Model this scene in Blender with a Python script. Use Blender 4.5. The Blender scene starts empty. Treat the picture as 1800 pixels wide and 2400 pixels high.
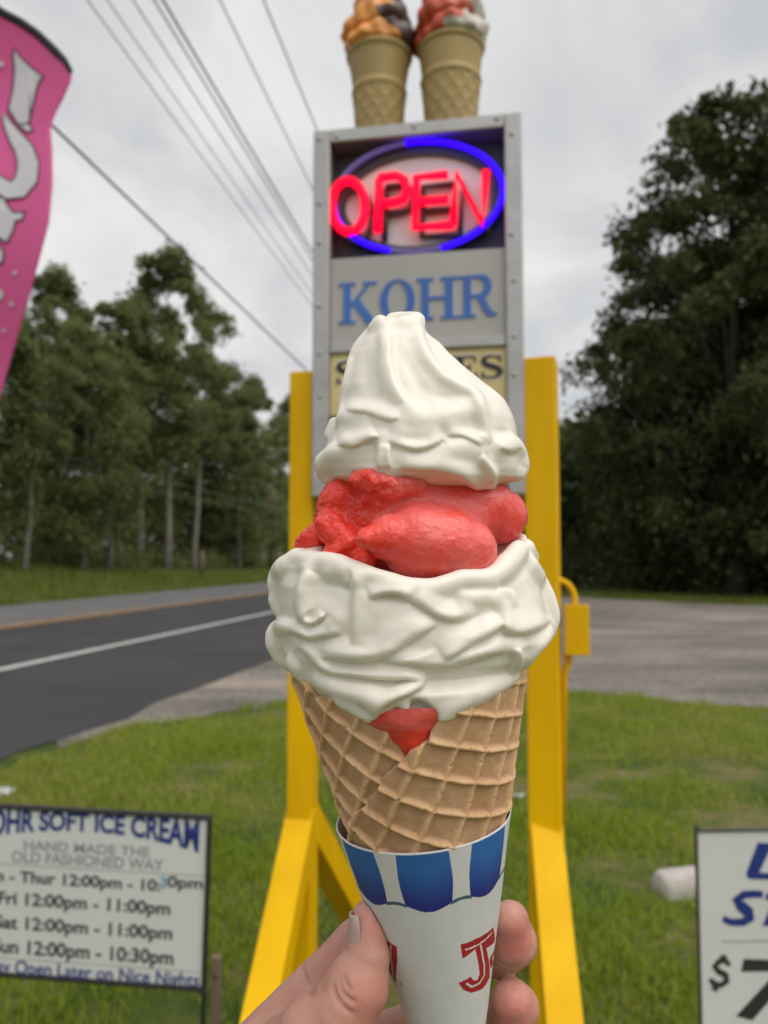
import bpy, math, random
import numpy as np
from mathutils import Vector, Matrix, Quaternion

random.seed(11); rng = np.random.default_rng(7)
SC = bpy.context.scene
COL = SC.collection
R = math.radians

# ------------------------------------------------------------------ camera
FPX, CX, CY = 1803.0, 900.0, 1200.0          # focal length and centre in photo pixels
CAM_H = 1.5
PITCH = math.atan(110.0 / FPX)
C0 = np.array([0.0, 0.0, CAM_H])
RIGHT = np.array([1.0, 0, 0])
UP = np.array([0, -math.sin(PITCH), math.cos(PITCH)])
FWD = np.array([0, math.cos(PITCH), math.sin(PITCH)])
D0 = 0.28                                     # how far the cone is held from the lens
PX = D0 / FPX                                 # metres per photo pixel at that distance
cam = bpy.data.cameras.new('camera'); camo = bpy.data.objects.new('camera', cam); COL.objects.link(camo)
camo.location = C0; camo.rotation_euler = (math.pi / 2 + PITCH, 0, 0)
cam.sensor_fit = 'VERTICAL'; cam.sensor_height = 24.0; cam.lens = 24.0 * FPX / 2400.0
cam.clip_start = 0.01; cam.clip_end = 2000
cam.dof.use_dof = True; cam.dof.focus_distance = D0 - 0.022; cam.dof.aperture_fstop = cam.lens / 2.0
SC.camera = camo

# ------------------------------------------------------------------ light and exposure
SUN_DIR = Vector((0.36, -0.38, 0.85)).normalized()          # towards the bright part of the overcast
world = bpy.data.worlds.new('World'); SC.world = world; world.use_nodes = True
nt = world.node_tree; nt.nodes.clear()
def wn(t, **k):
    n = nt.nodes.new(t)
    for a, b in k.items(): setattr(n, a, b)
    return n
sky = wn('ShaderNodeTexSky', sky_type='NISHITA'); sky.sun_disc = False
sky.sun_elevation = math.asin(SUN_DIR.z); sky.sun_rotation = math.atan2(SUN_DIR.x, SUN_DIR.y)
bg_sky = wn('ShaderNodeBackground'); bg_sky.inputs['Strength'].default_value = 0.06
bg_cl = wn('ShaderNodeBackground'); bg_cl.inputs['Strength'].default_value = .96
tc = wn('ShaderNodeTexCoord'); sep = wn('ShaderNodeSeparateXYZ')
nt.links.new(tc.outputs['Generated'], sep.inputs[0])
def wm(op, a, b):
    n = wn('ShaderNodeMath', operation=op)
    for i, x in enumerate((a, b)):
        if isinstance(x, (int, float)): n.inputs[i].default_value = x
        else: nt.links.new(x, n.inputs[i])
    return n.outputs[0]
zz = wm('ADD', wm('MAXIMUM', sep.outputs[2], 0.0), 0.28)
comb = wn('ShaderNodeCombineXYZ')
nt.links.new(wm('DIVIDE', sep.outputs[0], zz), comb.inputs[0]); nt.links.new(wm('DIVIDE', sep.outputs[1], zz), comb.inputs[1])
noi = wn('ShaderNodeTexNoise'); noi.inputs['Scale'].default_value = 1.9; noi.inputs['Detail'].default_value = 5; noi.inputs['Roughness'].default_value = .52
noi.inputs['Distortion'].default_value = .5
nt.links.new(comb.outputs[0], noi.inputs['Vector'])
rmp = wn('ShaderNodeValToRGB')
rmp.color_ramp.elements[0].position = .33; rmp.color_ramp.elements[0].color = (.46, .47, .485, 1)
rmp.color_ramp.elements[1].position = .69; rmp.color_ramp.elements[1].color = (.755, .745, .725, 1)
e = rmp.color_ramp.elements.new(.50); e.color = (.60, .605, .605, 1)
nt.links.new(noi.outputs[0], rmp.inputs[0])
nt.links.new(rmp.outputs[0], bg_cl.inputs['Color']); nt.links.new(sky.outputs[0], bg_sky.inputs['Color'])
mixw = wn('ShaderNodeMixShader'); mixw.inputs[0].default_value = 0.93
nt.links.new(bg_sky.outputs[0], mixw.inputs[1]); nt.links.new(bg_cl.outputs[0], mixw.inputs[2])
wo = wn('ShaderNodeOutputWorld'); nt.links.new(mixw.outputs[0], wo.inputs[0])
sl = bpy.data.lights.new('sun', 'SUN'); sl.energy = 1.5; sl.angle = R(60); sl.color = (1, .955, .89)
so = bpy.data.objects.new('sun', sl); COL.objects.link(so)
so.rotation_mode = 'QUATERNION'; so.rotation_quaternion = SUN_DIR.to_track_quat('Z', 'Y'); so.location = (3, -4, 12)
SC.view_settings.view_transform = 'Standard'; SC.view_settings.look = 'None'
SC.view_settings.exposure = 0.42; SC.view_settings.gamma = 1.0; SC.view_settings.use_curve_mapping = False
SC.cycles.use_denoising = True
SC.cycles.max_bounces = 8; SC.cycles.diffuse_bounces = 4; SC.cycles.transparent_max_bounces = 8
SC.cycles.sample_clamp_indirect = 6

# ------------------------------------------------------------------ helpers
def ray(u, v):
    d = RIGHT * (u - CX) / FPX - UP * (v - CY) / FPX + FWD
    return d
def at(u, v, y):                # point seen at pixel u, v at world depth y
    d = ray(u, v); return C0 + d * (y / d[1])
def ground(u, v, z=0.0):
    d = ray(u, v); return C0 + d * ((z - CAM_H) / d[2])

def S2L(c):                      # srgb 0-255 -> linear
    out = []
    for x in c:
        x = x / 255.0
        out.append(x / 12.92 if x <= .04045 else ((x + .055) / 1.055) ** 2.4)
    return tuple(out)

def mesh_np(name, verts, faces, mat=None, smooth=True):
    """faces: array (n,3) or (n,4), or a list of tuples"""
    me = bpy.data.meshes.new(name)
    verts = np.asarray(verts, dtype=np.float32)
    if isinstance(faces, np.ndarray):
        n, k = faces.shape
        me.vertices.add(len(verts)); me.vertices.foreach_set('co', verts.ravel())
        me.loops.add(n * k); me.loops.foreach_set('vertex_index', faces.astype(np.int32).ravel())
        me.polygons.add(n); me.polygons.foreach_set('loop_start', np.arange(0, n * k, k, dtype=np.int32))
        me.update(calc_edges=True)
    else:
        me.from_pydata([tuple(map(float, v)) for v in verts], [], faces); me.update()
    if smooth: me.polygons.foreach_set('use_smooth', np.ones(len(me.polygons), dtype=bool))
    if mat: me.materials.append(mat)
    me.validate()
    return me
def link(name, me, parent=None, loc=None, rot=None):
    o = bpy.data.objects.new(name, me); COL.objects.link(o)
    if parent: o.parent = parent
    if loc is not None: o.location = Vector(tuple(map(float, loc)))
    if rot is not None: o.rotation_euler = rot
    return o
def tag(o, label=None, cat=None, group=None, kind=None):
    if label: o['label'] = label
    if cat: o['category'] = cat
    if group: o['group'] = group
    if kind: o['kind'] = kind
    return o
def thing(name, label, cat, loc=(0, 0, 0), rotz=0, group=None):
    o = link(name, None, None, loc, (0, 0, rotz)); o.empty_display_size = .1
    return tag(o, label, cat, group)

class MB:
    """collects simple shapes into one mesh"""
    def __init__(s): s.v = []; s.f = []
    def add(s, v, f):
        b = len(s.v); s.v += [tuple(map(float, p)) for p in v]; s.f += [tuple(i + b for i in q) for q in f]; return s
    def box(s, x0, x1, y0, y1, z0, z1, bev=0.0, M=None):
        b = min(bev, (x1-x0)/3, (y1-y0)/3, (z1-z0)/3) if bev else 0
        if not b:
            v = [(x, y, z) for x in (x0, x1) for y in (y0, y1) for z in (z0, z1)]
            f = [(0,1,3,2),(4,6,7,5),(0,4,5,1),(2,3,7,6),(0,2,6,4),(1,5,7,3)]
        else:
            v = []; f = []
            xs, ys, zs = (x0, x1), (y0, y1), (z0, z1)
            idx = {}
            for i in (0,1):
                for j in (0,1):
                    for k in (0,1):
                        sx, sy, sz = (1-2*i)*b, (1-2*j)*b, (1-2*k)*b
                        for a in range(3):
                            p = [xs[i], ys[j], zs[k]]
                            for c, d in enumerate((sx, sy, sz)):
                                if c != a: p[c] += d
                            idx[(i,j,k,a)] = len(v); v.append(tuple(p))
            g = lambda i,j,k,a: idx[(i,j,k,a)]
            for i in (0,1):
                f.append((g(i,0,0,0), g(i,0,1,0), g(i,1,1,0), g(i,1,0,0)))
                f.append((g(0,i,0,1), g(1,i,0,1), g(1,i,1,1), g(0,i,1,1)))
                f.append((g(0,0,i,2), g(0,1,i,2), g(1,1,i,2), g(1,0,i,2)))
            for i in (0,1):
                for j in (0,1):
                    f.append((g(i,j,0,0), g(i,j,1,0), g(i,j,1,1), g(i,j,0,1)))
                    f.append((g(i,0,j,0), g(i,1,j,0), g(i,1,j,2), g(i,0,j,2)))
                    f.append((g(0,i,j,1), g(1,i,j,1), g(1,i,j,2), g(0,i,j,2)))
            for i in (0,1):
                for j in (0,1):
                    for k in (0,1): f.append((g(i,j,k,0), g(i,j,k,1), g(i,j,k,2)))
        if M is not None: v = [M @ Vector(p) for p in v]
        return s.add(v, f)
    def tube(s, pts, r, n=8, caps=True):
        pts = [Vector(tuple(map(float, p))) for p in pts]
        rs = r if isinstance(r, (list, tuple)) else [r] * len(pts)
        v = []; f = []
        t0 = (pts[1] - pts[0]).normalized()
        ref = Vector((0, 0, 1)) if abs(t0.z) < .9 else Vector((1, 0, 0))
        nrm = t0.cross(ref).normalized()
        for i, p in enumerate(pts):
            t = (pts[min(i+1, len(pts)-1)] - pts[max(i-1, 0)]).normalized()
            nrm = (nrm - t * nrm.dot(t)).normalized(); bi = t.cross(nrm)
            for k in range(n):
                a = 2 * math.pi * k / n
                v.append(p + (nrm * math.cos(a) + bi * math.sin(a)) * rs[i])
        for i in range(len(pts) - 1):
            for k in range(n):
                f.append((i*n+k, i*n+(k+1) % n, (i+1)*n+(k+1) % n, (i+1)*n+k))
        if caps:
            f.append(tuple(range(n-1, -1, -1))); f.append(tuple(range((len(pts)-1)*n, len(pts)*n)))
        return s.add(v, f)
    def lathe(s, prof, n=48, c=(0, 0, 0)):
        v = []; f = []
        for r, z in prof:
            for k in range(n):
                a = 2 * math.pi * k / n; v.append((c[0] + r*math.cos(a), c[1] + r*math.sin(a), c[2] + z))
        for i in range(len(prof)-1):
            for k in range(n): f.append((i*n+k, i*n+(k+1) % n, (i+1)*n+(k+1) % n, (i+1)*n+k))
        return s.add(v, f)
    def prism(s, poly, y0, y1):
        """polygon in x,z, extruded along y (concave allowed through ngon)"""
        n = len(poly)
        v = [(x, y0, z) for x, z in poly] + [(x, y1, z) for x, z in poly]
        f = [tuple(range(n)), tuple(range(2*n-1, n-1, -1))] + [(i, i+n, (i+1) % n + n, (i+1) % n) for i in range(n)]
        return s.add(v, f)
    def build(s, name, mat, parent=None, smooth=False, loc=None, rot=None):
        import bmesh
        me = mesh_np(name, s.v, s.f, mat, smooth)
        bm = bmesh.new(); bm.from_mesh(me); bmesh.ops.recalc_face_normals(bm, faces=bm.faces); bm.to_mesh(me); bm.free()
        return link(name, me, parent, loc, rot)

# ---- materials
def mat(name, col=(.5, .5, .5), rough=.6, metal=0.0, spec=.5, sss=0.0, sssr=(1, .5, .3), ssss=.002, emit=None, es=0.0,
        var=None, vscale=8.0, vdetail=4, bump=0.0, bscale=60.0, stretch=None, attr=None, rvar=0.0):
    m = bpy.data.materials.new(name); m.use_nodes = True
    t = m.node_tree; b = t.nodes['Principled BSDF']
    b.inputs['Roughness'].default_value = rough; b.inputs['Metallic'].default_value = metal
    b.inputs['Specular IOR Level'].default_value = spec
    b.inputs['Base Color'].default_value = (*col, 1)
    if sss:
        b.inputs['Subsurface Weight'].default_value = sss; b.inputs['Subsurface Radius'].default_value = sssr
        b.inputs['Subsurface Scale'].default_value = ssss
    if emit:
        b.inputs['Emission Color'].default_value = (*emit, 1); b.inputs['Emission Strength'].default_value = es
    tcn = t.nodes.new('ShaderNodeTexCoord'); src = tcn.outputs['Object']
    if stretch:
        mp = t.nodes.new('ShaderNodeMapping'); mp.inputs['Scale'].default_value = stretch
        t.links.new(src, mp.inputs[0]); src = mp.outputs[0]
    colout = None
    if attr:
        an = t.nodes.new('ShaderNodeAttribute'); an.attribute_name = attr; colout = an.outputs['Color']
        t.links.new(colout, b.inputs['Base Color'])
    if var:
        n = t.nodes.new('ShaderNodeTexNoise'); n.inputs['Scale'].default_value = vscale; n.inputs['Detail'].default_value = vdetail
        t.links.new(src, n.inputs['Vector'])
        rm = t.nodes.new('ShaderNodeValToRGB'); rm.color_ramp.elements[0].position = .32; rm.color_ramp.elements[1].position = .68
        rm.color_ramp.elements[0].color = (*(col if not attr else (1, 1, 1)), 1); rm.color_ramp.elements[1].color = (*var, 1)
        t.links.new(n.outputs[0], rm.inputs[0])
        if attr:
            mx = t.nodes.new('ShaderNodeMix'); mx.data_type = 'RGBA'; mx.blend_type = 'MULTIPLY'; mx.inputs[0].default_value = 1
            t.links.new(colout, mx.inputs[6]); t.links.new(rm.outputs[0], mx.inputs[7]); t.links.new(mx.outputs[2], b.inputs['Base Color'])
        else: t.links.new(rm.outputs[0], b.inputs['Base Color'])
        if rvar:
            mr = t.nodes.new('ShaderNodeMapRange'); mr.inputs[3].default_value = rough - rvar; mr.inputs[4].default_value = rough + rvar
            t.links.new(n.outputs[0], mr.inputs[0]); t.links.new(mr.outputs[0], b.inputs['Roughness'])
    if bump:
        n2 = t.nodes.new('ShaderNodeTexNoise'); n2.inputs['Scale'].default_value = bscale; n2.inputs['Detail'].default_value = 5
        t.links.new(src, n2.inputs['Vector'])
        bp = t.nodes.new('ShaderNodeBump'); bp.inputs['Strength'].default_value = bump; bp.inputs['Distance'].default_value = .01
        t.links.new(n2.outputs[0], bp.inputs['Height']); t.links.new(bp.outputs[0], b.inputs['Normal'])
        m['bump_node'] = bp.name
    return m
def bump_dist(m, d):
    for n in m.node_tree.nodes:
        if n.type == 'BUMP': n.inputs['Distance'].default_value = d
    return m

# ---- 3-D value noise
class VNoise:
    def __init__(s, seed, n=32): s.g = np.random.default_rng(seed).random((n, n, n)).astype(np.float32); s.n = n
    def __call__(s, p):
        p = np.asarray(p, dtype=np.float32); i = np.floor(p).astype(int); f = p - i; f = f*f*(3-2*f); n = s.n
        i0 = i % n; i1 = (i+1) % n; o = 0
        for a in (0, 1):
            for b in (0, 1):
                for c in (0, 1):
                    w = (f[..., 0] if a else 1-f[..., 0])*(f[..., 1] if b else 1-f[..., 1])*(f[..., 2] if c else 1-f[..., 2])
                    o = o + w*s.g[(i1 if a else i0)[..., 0], (i1 if b else i0)[..., 1], (i1 if c else i0)[..., 2]]
        return o*2-1
VN = VNoise(3)
def fbm(p, octs=3):
    o = 0; a = 1.0; t = 0
    for k in range(octs): o = o + a*VN(p*(2.03**k)+k*7.3); t += a; a *= .5
    return o/t

# ---- soft bodies: a distance field on a grid, in units of photo pixels at the cone's distance (u right, v down, w to the lens)
class Field:
    def __init__(s, lo, hi, h):
        s.lo = np.array(lo, float); s.h = h
        s.ax = [np.arange(lo[i], hi[i]+h, h, dtype=np.float32) for i in range(3)]
        s.F = np.full([len(a) for a in s.ax], 60.0, dtype=np.float32)
    def box(s, lo, hi):
        sl = []
        for i in range(3):
            a = max(0, int((lo[i]-s.lo[i])/s.h)-1); b = min(len(s.ax[i]), int((hi[i]-s.lo[i])/s.h)+3)
            if b <= a: return None
            sl.append(slice(a, b))
        return tuple(sl)
    def grid(s, sl):
        return np.meshgrid(*[s.ax[i][sl[i]] for i in range(3)], indexing='ij', copy=False)
    def blend(s, sl, d, k, cut=False):
        A = s.F[sl]
        if cut:
            d = -d
            if k > 0:
                h = np.maximum(k-np.abs(A-d), 0)/k; s.F[sl] = np.maximum(A, d)+h*h*k*.25
            else: s.F[sl] = np.maximum(A, d)
        else:
            if k > 0:
                h = np.maximum(k-np.abs(A-d), 0)/k; s.F[sl] = np.minimum(A, d)-h*h*k*.25
            else: s.F[sl] = np.minimum(A, d)
    def chain(s, pts, rs, k=14, cut=False, flat=1.0, noise=0, nsc=.05):
        pts = np.array(pts, float); rs = list(rs) if hasattr(rs, '__len__') else [rs]*len(pts)
        m = max(rs)+k+8
        sl = s.box(pts.min(0)-m, pts.max(0)+m)
        if sl is None: return
        X, Y, Z = s.grid(sl)
        best = None
        segs = [(pts[0], pts[0], rs[0], rs[0])] if len(pts) == 1 else [(pts[i], pts[i+1], rs[i], rs[i+1]) for i in range(len(pts)-1)]
        for a, b, ra, rb in segs:
            ab = b-a; L = float(ab@ab)+1e-9
            t = np.clip(((X-a[0])*ab[0]+(Y-a[1])*ab[1]+(Z-a[2])*ab[2])/L, 0, 1)
            d = np.sqrt((X-a[0]-t*ab[0])**2+(Y-a[1]-t*ab[1])**2+(Z-a[2]-t*ab[2])**2)-(ra+t*(rb-ra))
            best = d if best is None else np.minimum(best, d)
        if noise: best = best + noise*fbm(np.stack([X, Y, Z], -1)*nsc, 3)
        s.blend(sl, best, k, cut)
    def ellipsoid(s, c, r, k=14, cut=False):
        c = np.array(c, float); r = np.array(r, float)
        sl = s.box(c-r-k-8, c+r+k+8)
        X, Y, Z = s.grid(sl)
        q = np.sqrt(((X-c[0])/r[0])**2+((Y-c[1])/r[1])**2+((Z-c[2])/r[2])**2)
        s.blend(sl, (q-1)*r.min(), k, cut)
    def rows(s, v, uc, hu, wc, hw, k=14):
        """body given row by row: centre and half widths across u and w"""
        sl = s.box((s.lo[0], v[0], s.lo[2]), (s.ax[0][-1], v[-1], s.ax[2][-1]))
        X, Y, Z = s.grid(sl)
        vv = s.ax[1][sl[1]]
        a = [np.interp(vv, v, q)[None, :, None] for q in (uc, hu, wc, hw)]
        q = np.sqrt(((X-a[0])/a[1])**2+((Z-a[2])/a[3])**2)
        d = (q-1)*np.minimum(a[1], a[3])
        d = np.maximum(d, np.maximum(v[0]-Y, Y-v[-1]))
        s.blend(sl, d.astype(np.float32), k)
    def mesh(s):
        F = s.F; inside = F < 0
        n = np.array(F.shape)
        off = [(a, b, c) for a in (0, 1) for b in (0, 1) for c in (0, 1)]
        def sh(o, A): return A[o[0]:n[0]-1+o[0], o[1]:n[1]-1+o[1], o[2]:n[2]-1+o[2]]
        cnt = sum(sh(o, inside).astype(np.int8) for o in off)
        act = (cnt > 0) & (cnt < 8)
        ijk = np.argwhere(act)
        idx = np.full(act.shape, -1, dtype=np.int32); idx[act] = np.arange(len(ijk))
        pos = np.zeros((len(ijk), 3)); num = np.zeros(len(ijk))
        for o in off:
            for ax in range(3):
                if o[ax]: continue
                q = list(o); q[ax] = 1
                fa = F[ijk[:, 0]+o[0], ijk[:, 1]+o[1], ijk[:, 2]+o[2]]; fb = F[ijk[:, 0]+q[0], ijk[:, 1]+q[1], ijk[:, 2]+q[2]]
                cr = (fa < 0) != (fb < 0)
                t = np.where(cr, fa/np.where(cr, fa-fb, 1), 0)
                p = np.tile(np.array(o, float), (len(ijk), 1)); p[:, ax] += t
                pos += p*cr[:, None]; num += cr
        verts = (ijk+pos/num[:, None])*s.h+s.lo
        faces = []
        for ax in range(3):
            a1, a2 = (ax+1) % 3, (ax+2) % 3
            lo = [slice(0, None)]*3
            A = inside; s0 = [slice(None)]*3; s1 = [slice(None)]*3
            s0[ax] = slice(0, -1); s1[ax] = slice(1, None)
            dif = A[tuple(s0)] != A[tuple(s1)]
            e = np.argwhere(dif)
            e = e[(e[:, a1] > 0) & (e[:, a2] > 0) & (e[:, a1] < n[a1]-1) & (e[:, a2] < n[a2]-1)]
            st = A[e[:, 0], e[:, 1], e[:, 2]]
            def cell(d1, d2):
                c = e.copy(); c[:, a1] += d1; c[:, a2] += d2
                return idx[c[:, 0], c[:, 1], c[:, 2]]
            q = np.stack([cell(-1, -1), cell(0, -1), cell(0, 0), cell(-1, 0)], 1)
            q = np.where(st[:, None], q, q[:, ::-1])
            faces.append(q)
        return verts, np.concatenate(faces)
def uvw(u, v, w):
    """photo pixel u, v seen at height w in front of the cone plane -> field units"""
    k = (FPX-w)/FPX
    return np.array([CX+(u-CX)*k, CY+(v-CY)*k, w])
def field_world(p):
    p = np.asarray(p, float)
    return (C0+np.outer((p[:, 0]-CX)*PX, RIGHT)+np.outer(-(p[:, 1]-CY)*PX, UP)+np.outer(D0-p[:, 2]*PX, FWD))
def relax(verts, faces, it=1, lam=.5):
    n = len(verts); v = verts.copy()
    a = np.concatenate([faces[:, i] for i in range(4)]); b = np.concatenate([faces[:, (i+1) % 4] for i in range(4)])
    I = np.concatenate([a, b]); J = np.concatenate([b, a]); deg = np.bincount(I, minlength=n)[:, None]
    for _ in range(it):
        s = np.stack([np.bincount(I, weights=v[J, c], minlength=n) for c in range(3)], 1)
        v += lam*(s/np.maximum(deg, 1)-v)
    return v
def vnormals(v, f):
    a, b, c, d = (v[f[:, i]] for i in range(4)); fn = np.cross(c-a, d-b)
    n = np.zeros_like(v)
    for i in range(4):
        for k in range(3): n[:, k] += np.bincount(f[:, i], weights=fn[:, k], minlength=len(v))
    return n/np.maximum(np.linalg.norm(n, axis=1, keepdims=True), 1e-9)
def color_attr(me, name, cols):
    at_ = me.color_attributes.new(name, 'FLOAT_COLOR', 'POINT')
    c = np.ones((len(me.vertices), 4), dtype=np.float32); c[:, :3] = cols
    at_.data.foreach_set('color', c.ravel())

class Surf:
    """front surface of a row body, to lay folds on"""
    def __init__(s, v, uc, hu, wc, hw): s.a = (np.array(v), np.array(uc), np.array(hu), np.array(wc), np.array(hw))
    def w(s, u, v):
        V, uc, hu, wc, hw = s.a; w = 0.0
        for _ in range(8):
            p = uvw(u, v, w)
            c, h, wc_, h2 = (np.interp(p[1], V, q) for q in (uc, hu, wc, hw))
            q = 1-((p[0]-c)/h)**2
            w = .5*w+.5*(wc_+h2*math.sqrt(max(q, 0.0004)))
        return w

# ------------------------------------------------------------------ ground, road, lot
ROAD_A = R(10.3)
ru = np.array([math.sin(ROAD_A), math.cos(ROAD_A)]); rn = np.array([-ru[1], ru[0]])   # along, and to the left
def road(t, o, z=0.0): p = ru*t+rn*o; return (p[0], p[1], z)
lawn_m = bpy.data.materials.new('lawn_soil'); lawn_m.use_nodes = True
def lawn_nodes(m):
    t = m.node_tree; b = t.nodes['Principled BSDF']; b.inputs['Roughness'].default_value = .95; b.inputs['Specular IOR Level'].default_value = .15
    tcn = t.nodes.new('ShaderNodeTexCoord')
    n1 = t.nodes.new('ShaderNodeTexNoise'); n1.inputs['Scale'].default_value = 1.7; n1.inputs['Detail'].default_value = 6; n1.inputs['Roughness'].default_value = .65
    n2 = t.nodes.new('ShaderNodeTexNoise'); n2.inputs['Scale'].default_value = 38; n2.inputs['Detail'].default_value = 4
    for n in (n1, n2): t.links.new(tcn.outputs['Object'], n.inputs['Vector'])
    r1 = t.nodes.new('ShaderNodeValToRGB'); r1.color_ramp.elements[0].position = .35; r1.color_ramp.elements[1].position = .68
    r1.color_ramp.elements[0].color = (.05, .085, .016, 1); r1.color_ramp.elements[1].color = (.27, .20, .115, 1)
    em = r1.color_ramp.elements.new(.48); em.color = (.10, .13, .028, 1)
    r2 = t.nodes.new('ShaderNodeValToRGB'); r2.color_ramp.elements[0].color = (.55, .55, .55, 1); r2.color_ramp.elements[1].color = (1.35, 1.35, 1.3, 1)
    mx = t.nodes.new('ShaderNodeMix'); mx.data_type = 'RGBA'; mx.blend_type = 'MULTIPLY'; mx.inputs[0].default_value = 1
    t.links.new(n1.outputs[0], r1.inputs[0]); t.links.new(n2.outputs[0], r2.inputs[0])
    t.links.new(r1.outputs[0], mx.inputs[6]); t.links.new(r2.outputs[0], mx.inputs[7]); t.links.new(mx.outputs[2], b.inputs['Base Color'])
    bp = t.nodes.new('ShaderNodeBump'); bp.inputs['Distance'].default_value = .03; t.links.new(n2.outputs[0], bp.inputs['Height']); t.links.new(bp.outputs[0], b.inputs['Normal'])
lawn_nodes(lawn_m)
tag(link('ground', mesh_np('ground', [(-600, -600, 0), (600, -600, 0), (600, 900, 0), (-600, 900, 0)], [(0, 1, 2, 3)], lawn_m, False)), kind='structure')
O_NEAR, O_WHITE, O_YEL, O_FAR = 3.75, 6.95, 11.2, 16.3
def strip(name, o0, o1, z, m, t0=-40, t1=420, n=230, jit0=0, jit1=0):
    t = t0+(t1-t0)*np.linspace(0, 1, n)**1.7 if t0 >= 0 else np.concatenate([np.linspace(t0, 60, n), np.linspace(62, t1, 60)])
    n = len(t)
    a = [road(x, o0+jit0*float(fbm(np.array([x*.9, 3.1, o0]))), z) for x in t]
    b = [road(x, o1+jit1*float(fbm(np.array([x*.9, 9.1, o1]))), z) for x in t]
    f = np.array([(i, i+1, n+i+1, n+i) for i in range(n-1)])
    return tag(link(name, mesh_np(name, np.array(a+b), f, m, False)), kind='structure')
asph_new = mat('asphalt_dark', (.040, .038, .040), .85, var=(.056, .053, .055), vscale=.6, bump=.6, bscale=90, spec=.3)
asph_old = mat('asphalt_worn', (.115, .112, .115), .9, var=(.15, .147, .15), vscale=.8, bump=.6, bscale=90, spec=.3)
paint_w = mat('road_paint_white', (.62, .62, .60), .7, var=(.42, .41, .40), vscale=9)
paint_y = mat('road_paint_yellow', (.55, .28, .06), .7, var=(.34, .18, .06), vscale=6)
strip('road', O_NEAR, O_YEL+.05, .012, asph_new, jit0=.22)
strip('road', O_YEL+.05, O_FAR, .0125, asph_old, jit1=.15)
strip('road_marking', O_WHITE-.09, O_WHITE+.09, .018, paint_w)
strip('road_marking', O_YEL-.22, O_YEL-.09, .018, paint_y)
strip('road_marking', O_YEL+.09, O_YEL+.22, .018, paint_y)

# gravel shoulder and lot: one sheet with a ragged edge
gravel_m = bpy.data.materials.new('gravel'); gravel_m.use_nodes = True
t_ = gravel_m.node_tree; b_ = t_.nodes['Principled BSDF']; b_.inputs['Roughness'].default_value = .95; b_.inputs['Specular IOR Level'].default_value = .2
tcn = t_.nodes.new('ShaderNodeTexCoord')
ng = t_.nodes.new('ShaderNodeTexNoise'); ng.inputs['Scale'].default_value = .45; ng.inputs['Detail'].default_value = 5; ng.inputs['Roughness'].default_value = .6
ns = t_.nodes.new('ShaderNodeTexVoronoi'); ns.inputs['Scale'].default_value = 28
mpg = t_.nodes.new('ShaderNodeMapping'); mpg.inputs['Scale'].default_value = (.6, 1.6, 1)
t_.links.new(tcn.outputs['Object'], mpg.inputs[0]); t_.links.new(mpg.outputs[0], ng.inputs['Vector']); t_.links.new(tcn.outputs['Object'], ns.inputs['Vector'])
rg = t_.nodes.new('ShaderNodeValToRGB'); rg.color_ramp.elements[0].position = .36; rg.color_ramp.elements[1].position = .72
rg.color_ramp.elements[0].color = (.150, .135, .120, 1); rg.color_ramp.elements[1].color = (.42, .34, .27, 1)
eg = rg.color_ramp.elements.new(.55); eg.color = (.25, .225, .20, 1)
rs_ = t_.nodes.new('ShaderNodeValToRGB'); rs_.color_ramp.elements[0].color = (.6, .6, .6, 1); rs_.color_ramp.elements[1].color = (1.3, 1.3, 1.3, 1)
mx = t_.nodes.new('ShaderNodeMix'); mx.data_type = 'RGBA'; mx.blend_type = 'MULTIPLY'; mx.inputs[0].default_value = 1
t_.links.new(ng.outputs[0], rg.inputs[0]); t_.links.new(ns.outputs['Color'], rs_.inputs[0]); t_.links.new(rg.outputs[0], mx.inputs[6]); t_.links.new(rs_.outputs[0], mx.inputs[7])
t_.links.new(mx.outputs[2], b_.inputs['Base Color'])
bpg = t_.nodes.new('ShaderNodeBump'); bpg.inputs['Distance'].default_value = .02; t_.links.new(ns.outputs['Distance'], bpg.inputs['Height']); t_.links.new(bpg.outputs[0], b_.inputs['Normal'])
front = [(140, 1752), (250, 1722), (340, 1700), (450, 1682), (560, 1668), (664, 1653), (780, 1645), (960, 1640), (1150, 1632), (1340, 1628), (1500, 1640), (1660, 1650), (1800, 1655), (2100, 1660), (2700, 1650)]
fp = [ground(u, v)[:2] for u, v in front]
fine = []
for i in range(len(fp)-1):
    for k in range(14):
        q = fp[i]+(fp[i+1]-fp[i])*k/14; n_ = float(fbm(np.array([q[0]*2.2, q[1]*2.2, .5]), 4))
        fine.append((q[0], q[1]+.55*n_, .006))
back = [(26, 9), (30, 22.5), (18, 23.0), (14, 23.6), (11, 25.5), (8.5, 29), (7.4, 33), (7.6, 45), (9.2, 60), (14.3, 92)]
back = [(x, y, .006) for x, y in back]
edge = [road(t, O_NEAR+.35, .006) for t in np.linspace(95, 6.2, 40)]
def resample(P, n):
    P = np.array(P, float); d = np.concatenate([[0], np.cumsum(np.linalg.norm(np.diff(P, axis=0), axis=1))]); q = np.linspace(0, d[-1], n)
    return np.stack([np.interp(q, d, P[:, i]) for i in range(3)], 1)
GA = resample(fine, 500); GB = resample(edge[::-1]+back[::-1], 500)
from mathutils.geometry import tessellate_polygon
poly = [tuple(map(float, p)) for p in fine+back+edge]
gme = mesh_np('gravel_lot', poly, [tuple(t) for t in tessellate_polygon([[Vector(p) for p in poly]])], gravel_m, False)
tag(link('gravel_lot', gme), kind='structure')

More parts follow.
